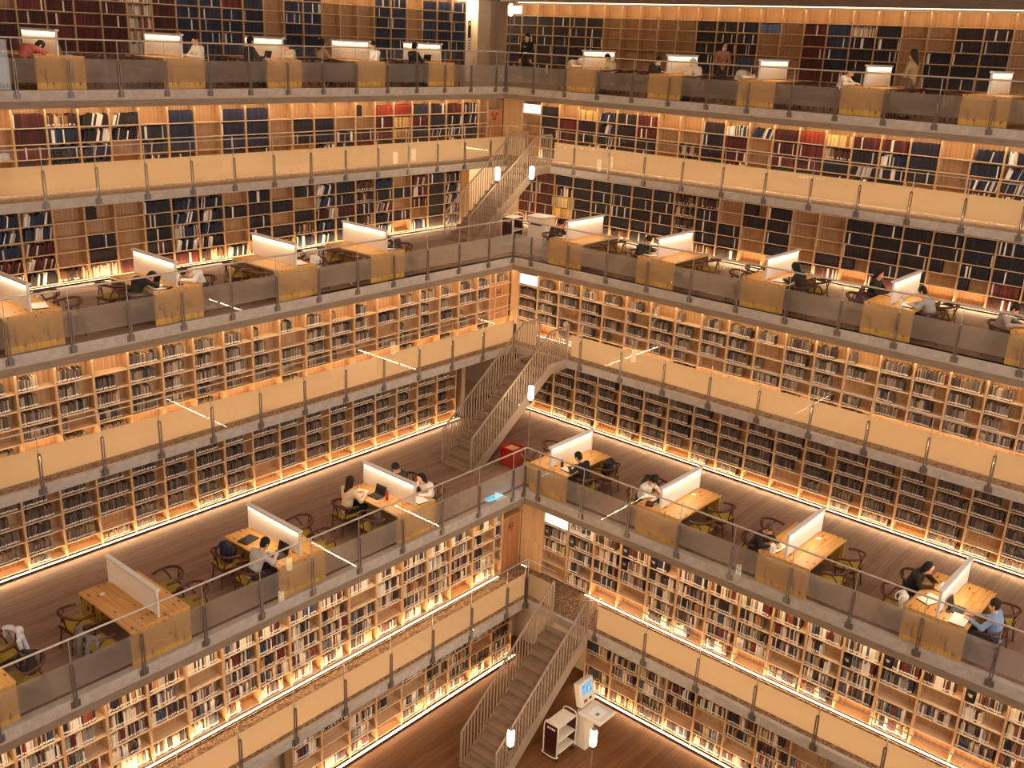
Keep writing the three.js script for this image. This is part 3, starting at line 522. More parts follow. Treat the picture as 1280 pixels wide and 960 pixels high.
const maskGeo = meshField((x, y, z) => Math.max(capsules([[[0, -.03, .01], [0, .045, -.015], .083, .089], [[0, -.085, .035], [0, -.04, .045], .058, .066]], .03)(x, y, z), y + .018, .035 - z), [-.1, -.16, 0], [.1, 0, .13], .009);
const handGeo = (mirror) => { const m = mirror ? -1 : 1, F = [[-.027, .062], [-.009, .072], [.009, .068], [.026, .052]]; const L = [[[-.02, 0, 0], [-.022, .002, .075], .017, .015], [[.018, 0, 0], [.022, .002, .07], .017, .014], [[m * -.03, -.004, .02], [m * -.062, -.012, .06], .011, .009]]; for (const [x, l] of F) { const X = m * x; L.push([[X, .003, .08], [X * 1.12, -.002, .08 + l * .55], .009, .0085], [[X * 1.12, -.002, .08 + l * .55], [X * 1.15, -.018, .08 + l], .0085, .0075]); } return capMesh(L, .006, .0062); };
const HANDS = [handGeo(false), handGeo(true)];
function moved(geo, pos, rx = 0, ry = 0) { const g = geo.clone(); g.applyMatrix4(new THREE.Matrix4().compose(new THREE.Vector3(...pos), new THREE.Quaternion().setFromEuler(new THREE.Euler(rx, ry, 0, 'YXZ')), new THREE.Vector3(1, 1, 1))); return g; }
// joints of each pose; the figure faces +z, the seat or the floor below it is at the origin
const POSES = {
  typing: { pel: [0, .54, -.03], chest: [0, .86, .03], neck: [0, 1.03, .07], head: [0, 1.16, .10], tilt: .30, sh: [.165, .965, .04], el: [.25, .75, .18], wr: [.12, .775, .42], sit: 1 },
  reading: { pel: [0, .54, -.03], chest: [0, .83, .10], neck: [0, .985, .19], head: [0, 1.085, .27], tilt: .72, sh: [.165, .93, .13], el: [.27, .785, .25], wr: [.10, .785, .45], sit: 1 },
  slumped: { pel: [0, .54, -.03], chest: [0, .82, .12], neck: [0, .905, .28], head: [0, .925, .41], tilt: 1.2, sh: [.17, .885, .20], el: [.30, .79, .36], wr: [.08, .785, .52], sit: 1 },
  standing: { pel: [0, .95, 0], chest: [0, 1.28, 0], neck: [0, 1.46, .01], head: [0, 1.60, .03], tilt: .12, sh: [.175, 1.39, 0], el: [.23, 1.10, -.02], wr: [.23, .86, .08], sit: 0 },
  holding: { pel: [0, .95, 0], chest: [0, 1.28, 0], neck: [0, 1.46, .02], head: [0, 1.59, .06], tilt: .45, sh: [.175, 1.38, .01], el: [.24, 1.08, .05], wr: [.10, 1.10, .30], sit: 0 },
};
const kits = {};
function kit(pose) {
  if (kits[pose]) return kits[pose];
  const p = POSES[pose], S = (v, s) => [v[0] * s, v[1], v[2]], hip = [.09, p.pel[1] - .02, p.pel[2]], knee = p.sit ? [.12, .51, .40] : [.10, .5, .02], ank = p.sit ? [.12, .09, .38] : [.10, .09, -.02], toe = [ank[0] + .015, .045, ank[2] + .15];
  const torso = (e) => [[p.pel, p.chest, .115 + e, .125 + e], [[-.07, p.chest[1] + .04, p.chest[2]], [.07, p.chest[1] + .04, p.chest[2]], .105 + e]];
  const arm = (s, e) => [[S([.11, p.sh[1] + .01, p.sh[2]], s), S(p.sh, s), .06 + e, .055 + e], [S(p.sh, s), S(p.el, s), .05 + e, .042 + e], [S(p.el, s), S(p.wr, s), .04 + e, .03 + e]];
  const leg = (s, e) => [[S(hip, s), S(knee, s), .078 + e, .06 + e], [S(knee, s), S(ank, s), .056 + e, .042 + e]];
  const neck = [[p.chest, p.neck, .06, .05], [p.neck, [0, p.head[1] - .05, p.head[2]], .048]];
  const feet = [1, -1].map((s) => [S(ank, s), S(toe, s), .035, .028]);
  const limbs = [...torso(-.012), ...neck, ...[1, -1].flatMap((s) => [...arm(s, -.010), ...leg(s, -.012)]), ...feet];
  const dir = (s) => Math.atan2(s * (p.wr[0] - p.el[0]), p.wr[2] - p.el[2]), droop = p.sit || pose === 'holding' ? .05 : 1.1;
  const parts = [capMesh(limbs, .04, .017), moved(headGeo, p.head, p.tilt), ...[1, -1].map((s, i) => moved(HANDS[i], S(p.wr, s), droop, dir(s)))];
  const topL = [...torso(.008), ...[1, -1].flatMap((s) => arm(s, .006)), [[0, p.neck[1] - .07, p.neck[2] - .02], [0, p.neck[1] - .05, p.neck[2] - .015], .07]];
  const legL = [...[1, -1].flatMap((s) => leg(s, .006)), [p.pel, [0, p.pel[1] + .06, p.pel[2]], .122, .12]];
  const at = (v) => { const q = new THREE.Vector3(...v).applyAxisAngle(new THREE.Vector3(1, 0, 0), p.tilt); return [p.head[0] + q.x, p.head[1] + q.y, p.head[2] + q.z]; };
  return kits[pose] = { body: mergeGeometries(parts), top: capMesh(topL, .04, .017), trousers: capMesh(legL, .03, .017), shoe: [1, -1].map((s) => capMesh([[S([ank[0], .045, ank[2] - .02], s), S(toe, s), .045, .038]], .01, .012)), short: moved(shortHair, p.head, p.tilt), long: moved(longHair, p.head, p.tilt * (p.sit ? .45 : .35)), mask: moved(maskGeo, p.head, p.tilt), eye: [at([.03, .012, .084]), at([-.03, .012, .084])], mouth: at([0, -.062, .092]) };
}
const skinM = std({ color: 0xd9a684, roughness: .6 }), eyeM = std({ color: 0x1a1210, roughness: .3 }), lipM = std({ color: 0xa25a50, roughness: .5 }), eyeG = new THREE.SphereGeometry(.009, 8, 6), lipG = new THREE.CapsuleGeometry(.006, .026, 3, 8); lipG.rotateZ(HALF);
const clothMats = new Map(); const cloth = (c) => { if (!clothMats.has(c)) clothMats.set(c, std({ color: c, roughness: .85, map: null })); return clothMats.get(c); };
function person(k, side, lx, out, turn, pose, top, legs, hair, hairC, mask, label) {
  const g = group('person'), q = kit(pose); place(g, side, lx, FL[k], -FRONT[k] + out, turn); tag(g, label, 'person', null);
  part(g, 'body', q.body, skinM); part(g, 'top', q.top, cloth(top)); part(g, 'trousers', q.trousers, cloth(legs)); for (const s of q.shoe) part(g, 'shoe', s, cloth(0x2b2724));
  part(g, 'hair', q[hair], cloth(hairC)); for (const e of q.eye) part(g, 'eye', eyeG, eyeM, ...e);
  if (mask) part(g, 'face_mask', q.mask, cloth(0xeef0f2)); else part(g, 'mouth', lipG, lipM, ...q.mouth);
  return g;
}
function seat(key, i, s, sl, pose, top, legs, hair, hairC, mask, label, dx = 0, dz = 0, tw = 0) { return person(+key[0], key[1], DESKS[key][i] + s * (.84 + dx), SLOT[sl] + dz, (s < 0 ? HALF : -HALF) + tw, pose, top, legs, hair, hairC, mask, label); }
const BK = 0x16130f, BR = 0x2c1c14;
seat('3L', 2, -1, 'o', 'reading', 0xb9b3ad, 0x23222a, 'short', BK, 0, 'person in grey shirt typing at a laptop, chair with bag beside', .0, .04);
seat('3L', 3, -1, 'i', 'typing', 0xe0c8a0, 0x17151a, 'long', BR, 0, 'person in cream sweater with dark hair at cluttered lower balcony desk', .02, -.02);
seat('3L', 3, 1, 'o', 'reading', 0xf0ece4, 0x2a2a30, 'long', BK, 0, 'person in white top with long black hair, lower balcony, near stair');
seat('3L', 3, 1, 'i', 'reading', 0x3a3230, 0x22201f, 'short', BK, 0, 'dark-clothed person half hidden behind lit screen near the stair');
seat('3R', 0, 1, 'o', 'reading', 0x1b191c, 0x1c1a1e, 'short', BK, 0, 'person in black reading beside a backpack, desk at lower balcony corner', -.02);
seat('3R', 1, -1, 'o', 'reading', 0xe9e6e2, 0x26242a, 'short', BK, 1, 'person in white hoodie wearing a face mask, lower balcony', 0, -.16);
seat('3R', 2, -1, 'o', 'reading', 0x1d1a1d, 0x232126, 'short', 0x5a4638, 0, 'brown-haired person in black bent over the desk, lower balcony', -.02, .1);
seat('3R', 3, -1, 'i', 'reading', 0x221d1c, 0x1c1a1d, 'long', BK, 0, 'long-haired person in black with papers, farthest sign wall desk, lower balcony', 0, .2);
seat('3R', 3, 1, 'o', 'typing', 0x7f9cc4, 0x20242f, 'short', BR, 0, 'person in light blue denim shirt at a tablet, lower balcony', .1, .02);
seat('2L', 1, -1, 'o', 'slumped', 0x1a1719, 0x201e22, 'short', BK, 0, 'person in black hunched over the desk, middle balcony', -.1, -.05);
seat('2L', 1, 1, 'o', 'slumped', 0xefe9df, 0x2a2c34, 'short', BK, 0, 'person in white sleeping on folded arms, middle balcony');
seat('2L', 3, 1, 'o', 'slumped', 0x2d2b2d, 0x1d1d22, 'long', BK, 0, 'dark-haired person in charcoal bowed low, middle balcony near stair', -.05);
seat('2R', 0, -1, 'o', 'reading', 0x35191b, 0x211a1c, 'short', BK, 0, 'person in dark maroon top at the corner desk, middle balcony');
seat('2R', 1, -1, 'o', 'reading', 0x181518, 0x1d1c20, 'short', BK, 0, 'person in black writing at second sign wall desk, middle balcony');
seat('2R', 2, 1, 'o', 'reading', 0x211d1e, 0x2a272b, 'long', BK, 0, 'long-haired person in black jacket, third sign wall desk, middle balcony', -.02);
seat('2R', 3, -1, 'i', 'typing', 0x1b191c, 0x1e1c20, 'long', BK, 0, 'person with very long black hair resting chin, middle balcony', 0, .12);
seat('2R', 3, 1, 'o', 'reading', 0xa8a29c, 0x252329, 'short', BK, 0, 'person in grey patterned top writing, fourth sign wall desk, middle balcony', -.04);
seat('2R', 4, -1, 'o', 'reading', 0x9d928a, 0x2a2628, 'short', BR, 0, 'person in grey at the fifth sign wall desk, middle balcony', .1);
seat('1L', 0, -1, 'o', 'slumped', 0xc96a62, 0x3a4254, 'short', BK, 0, 'person in coral pink top asleep on the desk, top balcony', -.2);
seat('1L', 1, 1, 'o', 'typing', 0xe4ded2, 0x30343c, 'short', BK, 0, 'person in white shirt with hand at chin, top balcony', -.1);
seat('1L', 2, -1, 'o', 'typing', 0x1c1a1c, 0x222226, 'short', BK, 0, 'person in black by a laptop, third top balcony door wall desk');
seat('1L', 2, 1, 'o', 'reading', 0xd2c2a4, 0x2a2826, 'short', BK, 0, 'person in beige shirt reading, third top balcony door wall desk', -.2);
seat('1L', 3, -1, 'i', 'typing', 0xa88a68, 0x2e2a2a, 'long', BR, 0, 'person in tan coat, second top balcony door wall desk');
seat('1L', 3, 1, 'o', 'typing', 0xebe7dd, 0x2a2c32, 'short', BR, 1, 'masked person in white shirt, second top balcony door wall desk', -.25);
seat('1L', 4, -1, 'o', 'typing', 0x191719, 0x1c1c20, 'short', BK, 0, 'person in black vest at a laptop, top balcony door wall corner desk');
seat('1R', 0, -1, 'o', 'slumped', 0xdfd8cc, 0x2b2a2c, 'short', 0xe4dccf, 0, 'person in pale hood bent low, top balcony sign wall corner desk');
seat('1R', 0, 1, 'o', 'reading', 0xd8c4a0, 0x2a2826, 'short', BK, 0, 'person in beige coat leaning forward, top balcony sign wall corner desk', .1);
seat('1R', 1, -1, 'o', 'reading', 0x1a181b, 0x1d1c20, 'short', BK, 1, 'masked person in black, second top balcony sign wall desk');
seat('1R', 1, 1, 'o', 'reading', 0xe6dcc8, 0x2b2a2c, 'long', 0xe0d4be, 0, 'person in cream hooded coat, second top balcony sign wall desk', .06);
seat('1R', 2, -1, 'o', 'slumped', 0xe2d9c8, 0x2b2a2c, 'short', BK, 0, 'person in pale top bowed low, third top balcony sign wall desk', .05);
seat('1R', 3, -1, 'o', 'reading', 0xe8e3d8, 0x2b2a2e, 'short', BK, 0, 'person in white shirt, fourth top balcony sign wall desk');
person(1, 'R', 8.32, -.55, -HALF - .2, 'holding', 0xa58a5e, 0x6a5440, 'long', BR, 0, 'person in long tan coat with brown hair standing at the railing');
person(1, 'R', 1.2, -3.4, .9, 'holding', 0xb98a78, 0x4a3a34, 'long', BK, 1, 'person in dusty pink top walking past the top bookcases');
{ const p = person(1, 'R', -6.9, -3.3, .2, 'standing', 0x131215, 0x1a191d, 'short', BK, 0, 'person in black hoodie with white chest mark, top balcony corner'); const s = new THREE.Shape(); s.moveTo(-.07, .02); s.quadraticCurveTo(-.05, -.035, .08, .035); s.quadraticCurveTo(-.03, .0, -.07, .02); part(p, 'chest_mark', new THREE.ExtrudeGeometry(s, { depth: .004, bevelEnabled: false }), M.white, 0, 1.26, .14); }

// ---------------------------------------------------------------- things on the desks and chairs
const DT = .7305;
function onDesk(name, k, side, lx, out, turn, label, category, grp) { const g = group(name); place(g, side, lx, FL[k] + DT, -FRONT[k] + out, turn); tag(g, label, category, grp); return g; }
function laptop(key, i, s, sl, label, mat = M.black, dx = 0, dz = 0) {
  const g = onDesk('laptop', +key[0], key[1], DESKS[key][i] + s * (.32 + dx), SLOT[sl] + dz, (s < 0 ? -HALF : HALF), label, 'laptop'); // local +z looks at its user
  part(g, 'base', new RoundedBoxGeometry(.33, .016, .23, 2, .005), mat === M.black ? M.dark : M.ivory, 0, .009, .02); part(g, 'keyboard', box(.28, .002, .1), M.black, 0, .018, .0);
  const l = part(g, 'lid', new RoundedBoxGeometry(.33, .21, .008, 2, .003), mat, 0, .115, -.125, -.28); part(l, 'screen', box(.305, .185, .002), M.black, 0, .003, .0045);
}
laptop('3L', 2, -1, 'o', 'open black laptop in front of the person in grey', M.black, -.06, .05); laptop('3L', 3, -1, 'i', 'open black laptop in front of the cream sweater', M.black, -.08, .25);
laptop('3R', 1, -1, 'o', 'open dark laptop before the masked person in white hoodie', M.dark, -.02, .05); laptop('3R', 3, 1, 'o', 'small dark tablet on stand before the blue denim shirt', M.black, -.12, -.1);
laptop('1L', 2, -1, 'o', 'open pale laptop before the person in black, top balcony', M.white); laptop('1L', 4, -1, 'o', 'open grey laptop before the black vest, top balcony', M.steel); laptop('1L', 0, 1, 'o', 'two-part grey device leaning on the first lit screen, top balcony', M.steel);
laptop('2L', 1, -1, 'o', 'open dark laptop by the hunched person in black', M.black, 0, -.1);
function sheet(key, i, s, sl, dx, dz, turn, label, w = .21, d = .29) { const g = onDesk('open_book', +key[0], key[1], DESKS[key][i] + s * dx, SLOT[sl] + dz, turn, label, 'book'); for (const q of [-1, 1]) part(g, 'page', new RoundedBoxGeometry(w, .014, d, 1, .004), M.paper, q * w / 2, .017, 0, 0, 0, q * .06); part(g, 'cover', box(w * 2.03, .003, d + .01), M.dark, 0, .0015, 0); }
sheet('3L', 3, -1, 'i', .45, -.1, .3, 'open book and papers by the cream sweater'); sheet('3R', 0, 1, 'o', .36, .05, 1.4, 'open white book before the person in black'); sheet('3R', 3, -1, 'o', .3, -.1, 1.2, 'spread white papers at far end of lower balcony, railing end'); sheet('3R', 3, -1, 'i', .2, .1, 1.5, 'stack of white papers by the long-haired person, lower balcony'); sheet('3R', 3, 1, 'o', .36, .25, 1.6, 'open notebook beside the tablet'); sheet('3R', 2, -1, 'o', .35, .1, 1.5, 'open book under the brown-haired person'); sheet('3L', 3, 1, 'o', .3, .2, 1.4, 'open book before the long black hair near the stair');
sheet('2L', 1, -1, 'o', .33, .18, 1.4, 'open book by the hunched person in black'); sheet('2R', 0, -1, 'o', .35, .1, 1.5, 'open book before the dark maroon top'); sheet('2R', 1, -1, 'o', .35, .1, 1.5, 'open book before the person in black, second middle desk'); sheet('2R', 2, 1, 'o', .3, .1, 1.5, 'open book before the black jacket, third middle desk'); sheet('2R', 3, -1, 'i', .3, .15, 1.5, 'open book below the very long black hair'); sheet('2R', 3, 1, 'o', .3, .05, 1.5, 'open book before the grey patterned top'); sheet('2L', 0, 1, 'o', .3, .1, 1.3, 'open book at the farthest middle balcony door wall desk'); sheet('2L', 3, 1, 'o', .3, .1, 1.3, 'open book under the bowed person near the stair'); sheet('2L', 2, 1, 'o', .3, .1, 1.3, 'open white papers on the third middle balcony door wall desk');
function bottle(key, dx, sl, i, dz, mat, label) { const g = onDesk('bottle', +key[0], key[1], DESKS[key][i] + dx, SLOT[sl] + dz, 0, label, 'bottle'); part(g, 'body', new THREE.LatheGeometry([[0, 0], [.033, 0], [.035, .01], [.035, .14], [.03, .17], [.016, .19], [.016, .2]].map((p) => new THREE.Vector2(...p)), 14), mat); part(g, 'cap', new THREE.CylinderGeometry(.019, .019, .03, 12), M.black, 0, .212, 0); }
bottle('3R', .18, 'o', 0, .15, M.dark, 'dark drinking bottle on the lower balcony corner desk'); bottle('3L', -.12, 'o', 2, .1, phys({ color: 0xdfe6ea, roughness: .05, transmission: 1, thickness: .03, ior: 1.33 }), 'clear water bottle by the person in grey'); bottle('3L', -.2, 'i', 3, .55, M.red, 'small dark red bottle by the cream sweater'); bottle('2R', .2, 'o', 3, .3, M.white, 'white bottle on the fourth middle balcony sign wall desk');
function slate(key, i, dx, sl, dz, turn, label, mat, w, d, h = .025) { const g = onDesk('folder', +key[0], key[1], DESKS[key][i] + dx, SLOT[sl] + dz, turn, label, 'folder'); part(g, 'cover', new RoundedBoxGeometry(w, h, d, 2, .006), mat, 0, h / 2 + .001, 0); part(g, 'page_block', box(w - .02, h * .5, d - .02), M.paper, .008, h / 2 + .001, 0); }
slate('3L', 2, -.33, 'i', -.02, .2, 'closed black folder on the desk of the person in grey', M.black, .36, .26); slate('3L', 1, -.3, 'i', -.15, .4, 'small white card on the unlit desk', M.paper, .09, .07, .006); slate('3R', 1, .1, 'i', -.05, .3, 'small white card on the desk of the masked person', M.paper, .1, .08, .006); slate('3R', 2, .12, 'i', -.1, .3, 'small white card on the third lower sign wall desk', M.paper, .1, .08, .006); slate('3R', 1, -.33, 'o', .3, .4, 'dark brown book on the second lower sign wall desk', M.maroon, .18, .24, .04); slate('3R', 2, -.3, 'o', .36, .1, 'white box on the railing end of third lower desk', M.white, .1, .12, .16); slate('3R', 3, .1, 'o', .05, .2, 'dark phone case beside the tablet', M.maroon, .09, .16, .012); slate('2L', 1, -.2, 'o', .3, .3, 'dark book on the second middle door wall desk', M.black, .16, .22, .03); slate('2L', 1, .18, 'o', .2, .3, 'grey calculator by the sleeping person', M.dark, .09, .15, .02);
function pack(k, side, lx, y, out, turn, mat, label, s = 1) { const g = group('backpack'); place(g, side, lx, FL[k] + y, -FRONT[k] + out, turn); tag(g, label, 'backpack'); const b = new RoundedBoxGeometry(.3 * s, .42 * s, .17 * s, 4, .06 * s); part(g, 'bag_body', b, mat, 0, .21 * s, 0); part(g, 'pocket', new RoundedBoxGeometry(.22 * s, .2 * s, .06 * s, 3, .025 * s), mat, 0, .13 * s, .1 * s); part(g, 'handle', tube([[-.05 * s, .41 * s, -.03], [0, .47 * s, -.03], [.05 * s, .41 * s, -.03]], .01, 10, 6), mat); for (const q of [-1, 1]) part(g, 'strap', tube([[q * .09 * s, .4 * s, -.07 * s], [q * .12 * s, .25 * s, -.15 * s], [q * .1 * s, .05 * s, -.08 * s]], .015, 12, 6), mat); return g; }
pack(3, 'R', DESKS['3R'][0] + .88, .475, SLOT.i + .02, -HALF, M.black, 'black backpack on the chair beside the person in black'); pack(3, 'L', DESKS['3L'][2] - .86, .475, SLOT.i, HALF, std({ color: 0x22243c, roughness: .8 }), 'dark blue bag on the chair beside the person in grey'); pack(3, 'L', DESKS['3L'][0] + .95, .475, SLOT.o, 1.8, M.black, 'black bag on the chair nearest the unlit desk', .95); pack(3, 'L', DESKS['3L'][3] - .86, .475, SLOT.o + .05, HALF, std({ color: 0x4a4038, roughness: .9 }), 'brown bag on the chair by the cream sweater', .85); pack(3, 'R', DESKS['3R'][3] - .72, .475, SLOT.o + .1, 2.2, M.white, 'white tote bag at the farthest lower sign wall desk', .8); pack(2, 'R', DESKS['2R'][3] - .85, .475, SLOT.o, HALF, std({ color: 0x3a2030, roughness: .85 }), 'dark purple bag on chair by the very long hair', .85); pack(2, 'L', DESKS['2L'][2] + .86, .475, SLOT.o, -HALF, M.white, 'white bag on the chair at third middle door wall desk', .85);
function jacket(k, side, lx, out, turn, mat, label) { const g = group('jacket'); place(g, side, lx, FL[k], -FRONT[k] + out, turn); tag(g, label, 'jacket'); part(g, 'cloth', capMesh([[[-.25, .76, -.2], [0, .775, -.3], .035], [[.25, .76, -.2], [0, .775, -.3], .035], [[-.2, .74, -.27], [-.2, .46, -.33], .04], [[0, .76, -.32], [0, .42, -.36], .045], [[.2, .74, -.27], [.2, .46, -.33], .04]], .08, .014), mat); part(g, 'sleeve', capMesh([[[.27, .74, -.18], [.31, .5, -.2], .04, .03]], .02, .012), mat); part(g, 'sleeve', capMesh([[[-.27, .74, -.18], [-.31, .5, -.2], .04, .03]], .02, .012), mat); }
jacket(3, 'R', DESKS['3R'][1] - .86, SLOT.i, HALF, M.black, 'black jacket over the chair beside the masked person in white'); jacket(3, 'L', DESKS['3L'][1] - .9, SLOT.o, HALF, std({ color: 0x6f6a68, roughness: .9 }), 'grey jacket over a chair at the unlit desk'); jacket(3, 'L', DESKS['3L'][0] + .9, SLOT.i, -HALF, std({ color: 0xc9cdd4, roughness: .9 }), 'pale blue shirt over a chair of the farthest lower door wall desk');

// ---------------------------------------------------------------- lamp posts
function lampPost(x, y, z, h, label) {
  const g = group('lamp_post'); g.position.set(x, y, z); tag(g, label, 'lamp', 'standing tube lamps');
  part(g, 'base', new THREE.CylinderGeometry(.13, .14, .025, 24), M.steel, 0, .0125, 0); part(g, 'pole', bar([0, .02, 0], [0, h - .24, 0], .014, 10), M.stairMetal); part(g, 'holder', new THREE.CylinderGeometry(.06, .04, .09, 16), M.steel, 0, h - .24, 0);
  part(g, 'lamp_tube', new THREE.CapsuleGeometry(.075, .27, 5, 16), GL.lamp, 0, h, 0); part(g, 'cap', new THREE.CylinderGeometry(.03, .055, .03, 16), M.stairMetal, 0, h + .215, 0);
  const l = new THREE.PointLight(LAMP, 5); l.position.set(x, y + h, z); l.castShadow = true; l.shadow.radius = 3; scene.add(l);
}
lampPost(3.06, FL[3], 2.80, 2.05, 'glowing tube lamp on a pole beside the red box'); lampPost(-1.78, FL[2], -1.10, 2.21, 'glowing tube lamp on pole before the highest gallery stair'); lampPost(-1.42, FL[2], -2.26, 2.21, 'glowing tube lamp on pole by the cream book return, middle balcony');
lampPost(7.66, FL[4], 8.60, 2.09, 'glowing tube lamp on pole at the foot of lowest stair'); lampPost(8.86, FL[4], 7.45, 2.09, 'glowing tube lamp on pole beside the checkout kiosk'); lampPost(-5.55, FL[1], -5.75, 2.45, 'glowing tube lamp on pole at the top balcony corner');

// ---------------------------------------------------------------- kiosk, trolleys, red box, floor display
{
  const g = group('checkout_kiosk'); g.position.set(7.36, FL[4], 5.55); tag(g, 'ivory self-checkout kiosk with blue screen and projecting tray', 'kiosk'); // faces +x
  const prof = new THREE.Shape(); prof.moveTo(-.12, 0); prof.lineTo(.16, 0); prof.lineTo(.06, .95); prof.lineTo(-.12, .95); prof.closePath();
  const cg = new THREE.ExtrudeGeometry(prof, { depth: .34, bevelEnabled: true, bevelSize: .01, bevelThickness: .01, bevelSegments: 2 }); part(g, 'column', cg, M.ivory, 0, 0, -.17);
  const tray = part(g, 'tray', new RoundedBoxGeometry(.62, .09, .62, 3, .03), M.ivory, .30, .99, .02); part(tray, 'reader_pad', new RoundedBoxGeometry(.3, .02, .34, 2, .008), M.white, .03, .045, 0); part(tray, 'sensor', new RoundedBoxGeometry(.08, .012, .1, 2, .004), M.stairMetal, .08, .056, .08);
  const mon = part(g, 'monitor', new RoundedBoxGeometry(.16, .58, .52, 3, .02), M.ivory, -.10, 1.36, -.02, 0, 0, .22);
  part(mon, 'screen', box(.006, .27, .36), glow(hex(0x6fb6dc), 1.5), .081, .1, 0); part(mon, 'screen_bezel', box(.004, .3, .39), M.white, .0795, .1, 0); for (let i = 0; i < 5; i++) part(mon, 'screen_figure', box(.002, .03 + .02 * (i % 3), .05), i % 2 ? glow(hex(0xdff2fa), 1.4) : glow(hex(0x2f8fb8), 1.2), .0855, .04 + .03 * i, -.11 + .055 * i); part(mon, 'coin_slot', box(.006, .06, .12), M.red, .081, -.17, .1); part(mon, 'card_slot', box(.006, .05, .1), M.dark, .081, -.17, -.08);
  const l = new THREE.RectAreaLight(hex(0x7fc4e8), 1.4, .36, .27); l.position.set(7.36 + .02, FL[4] + 1.46, 5.53); l.rotation.y = -HALF; scene.add(l);
}
function trolley(x, y, z, ry, label) {
  const g = group('book_trolley'); g.position.set(x, y, z); g.rotation.y = ry; tag(g, label, 'trolley', 'book trolleys'); // long side along z
  for (const h of [.2, .52, .9]) part(g, 'shelf', new RoundedBoxGeometry(.38, .03, .66, 2, .01), M.ivory, 0, h, 0);
  for (const s of [-1, 1]) { part(g, 'end_frame', tube([[-.19, .13, s * .335], [-.19, .9, s * .335], [-.15, .985, s * .335], [.15, .985, s * .335], [.19, .9, s * .335], [.19, .13, s * .335]], .014, 40, 7), M.ivory); part(g, 'end_panel', box(.33, .72, .008), M.maroon, 0, .56, s * .336); for (let i = 0; i < 4; i++) part(g, 'letter', box(.035, .05, .003), M.white, -.09 + i * .06, .83, s * .342); part(g, 'bumper', tube([[-.21, .15, s * .3], [-.2, .15, s * .37], [.2, .15, s * .37], [.21, .15, s * .3]], .012, 16, 6), M.ivory);
    for (const q of [-1, 1]) { const c = part(g, 'caster', new THREE.CylinderGeometry(.045, .045, .024, 14), M.dark, q * .17, .046, s * .29, 0, 0, HALF); part(c, 'caster_fork', box(.07, .03, .045), M.steel, .06, 0, 0); } }
}
trolley(7.13, FL[4], 6.19, 0, 'cream three-shelf book trolley with dark end panels beside the kiosk');
trolley(-1.55, FL[2], -1.62, .2, 'cream book trolley with black end panel by the middle balcony stair');
{ const g = group('book_return'); g.position.set(-.90, FL[2], -2.2); g.rotation.y = .1; tag(g, 'cream book return box with open slot, middle balcony corner', 'box'); part(g, 'body', new RoundedBoxGeometry(.62, .95, .55, 3, .03), M.ivory, 0, .475, 0); part(g, 'lid', new RoundedBoxGeometry(.66, .04, .6, 2, .015), M.white, 0, .97, 0); part(g, 'slot', box(.4, .06, .01), M.dark, 0, .75, .276); }
{
  const g = group('red_crate'); g.position.set(2.68, FL[3], 2.98); tag(g, 'bright red crate with tan papers beside the lamp post', 'crate');
  for (const s of [-1, 1]) { part(g, 'side_wall', new RoundedBoxGeometry(.022, .5, .44, 2, .008), M.red, s * .22, .25, 0); part(g, 'end_wall', new RoundedBoxGeometry(.44, .5, .022, 2, .008), M.red, 0, .25, s * .22); }
  part(g, 'base', box(.44, .02, .44), M.red, 0, .012, 0); part(g, 'rim', new THREE.TorusGeometry(.3, .014, 6, 4).rotateZ(Math.PI / 4).rotateX(HALF), M.red, 0, .5, 0); part(g, 'contents', new RoundedBoxGeometry(.39, .06, .39, 2, .02), M.tan, 0, .42, 0);
}
{ const g = group('floor_display'); place(g, 'L', -4.86, FL[3], -FRONT[3] - .22); tag(g, 'glowing cyan display lying on the floor behind the glass railing', 'display'); part(g, 'case', new RoundedBoxGeometry(.56, .03, .22, 2, .008), M.white, 0, .02, 0, .12); part(g, 'screen', box(.5, .004, .17), glow(hex(0x4fc6e6), 2.2), 0, .038, 0, .12); part(g, 'screen_mark', box(.05, .002, .1), glow(hex(0x1f8fa8), 1.2), 0, .041, 0, .12); rectLight('L', -4.86, FL[3] + .05, -FRONT[3] - .22, .5, .17, 90, hex(0x58c8ea), 6); }

// black marker blocks with white writing that head some shelves
for (const [side, lx, y, face, info] of markers) { const g = group('shelf_marker'); place(g, side, lx, y + .001, face - .01); tag(g, 'black marker block with white writing, ' + ['top', 'second', 'third', 'fourth', 'bottom'][info.row] + ' shelf, ' + (info.tier === 'sign' ? (info.bayNo ? 'under the header board' : 'under the lit sign') : ORD[info.bayNo] + ' bay past the header board'), 'marker'); part(g, 'block', new RoundedBoxGeometry(.155, .27, .16, 2, .004), M.black, 0, .136, -.08); for (let i = 0; i < 3; i++) part(g, 'writing', box(.09 - .02 * i, .009, .002), M.white, -.01 + .008 * i, .17 - .022 * i, .0005); }

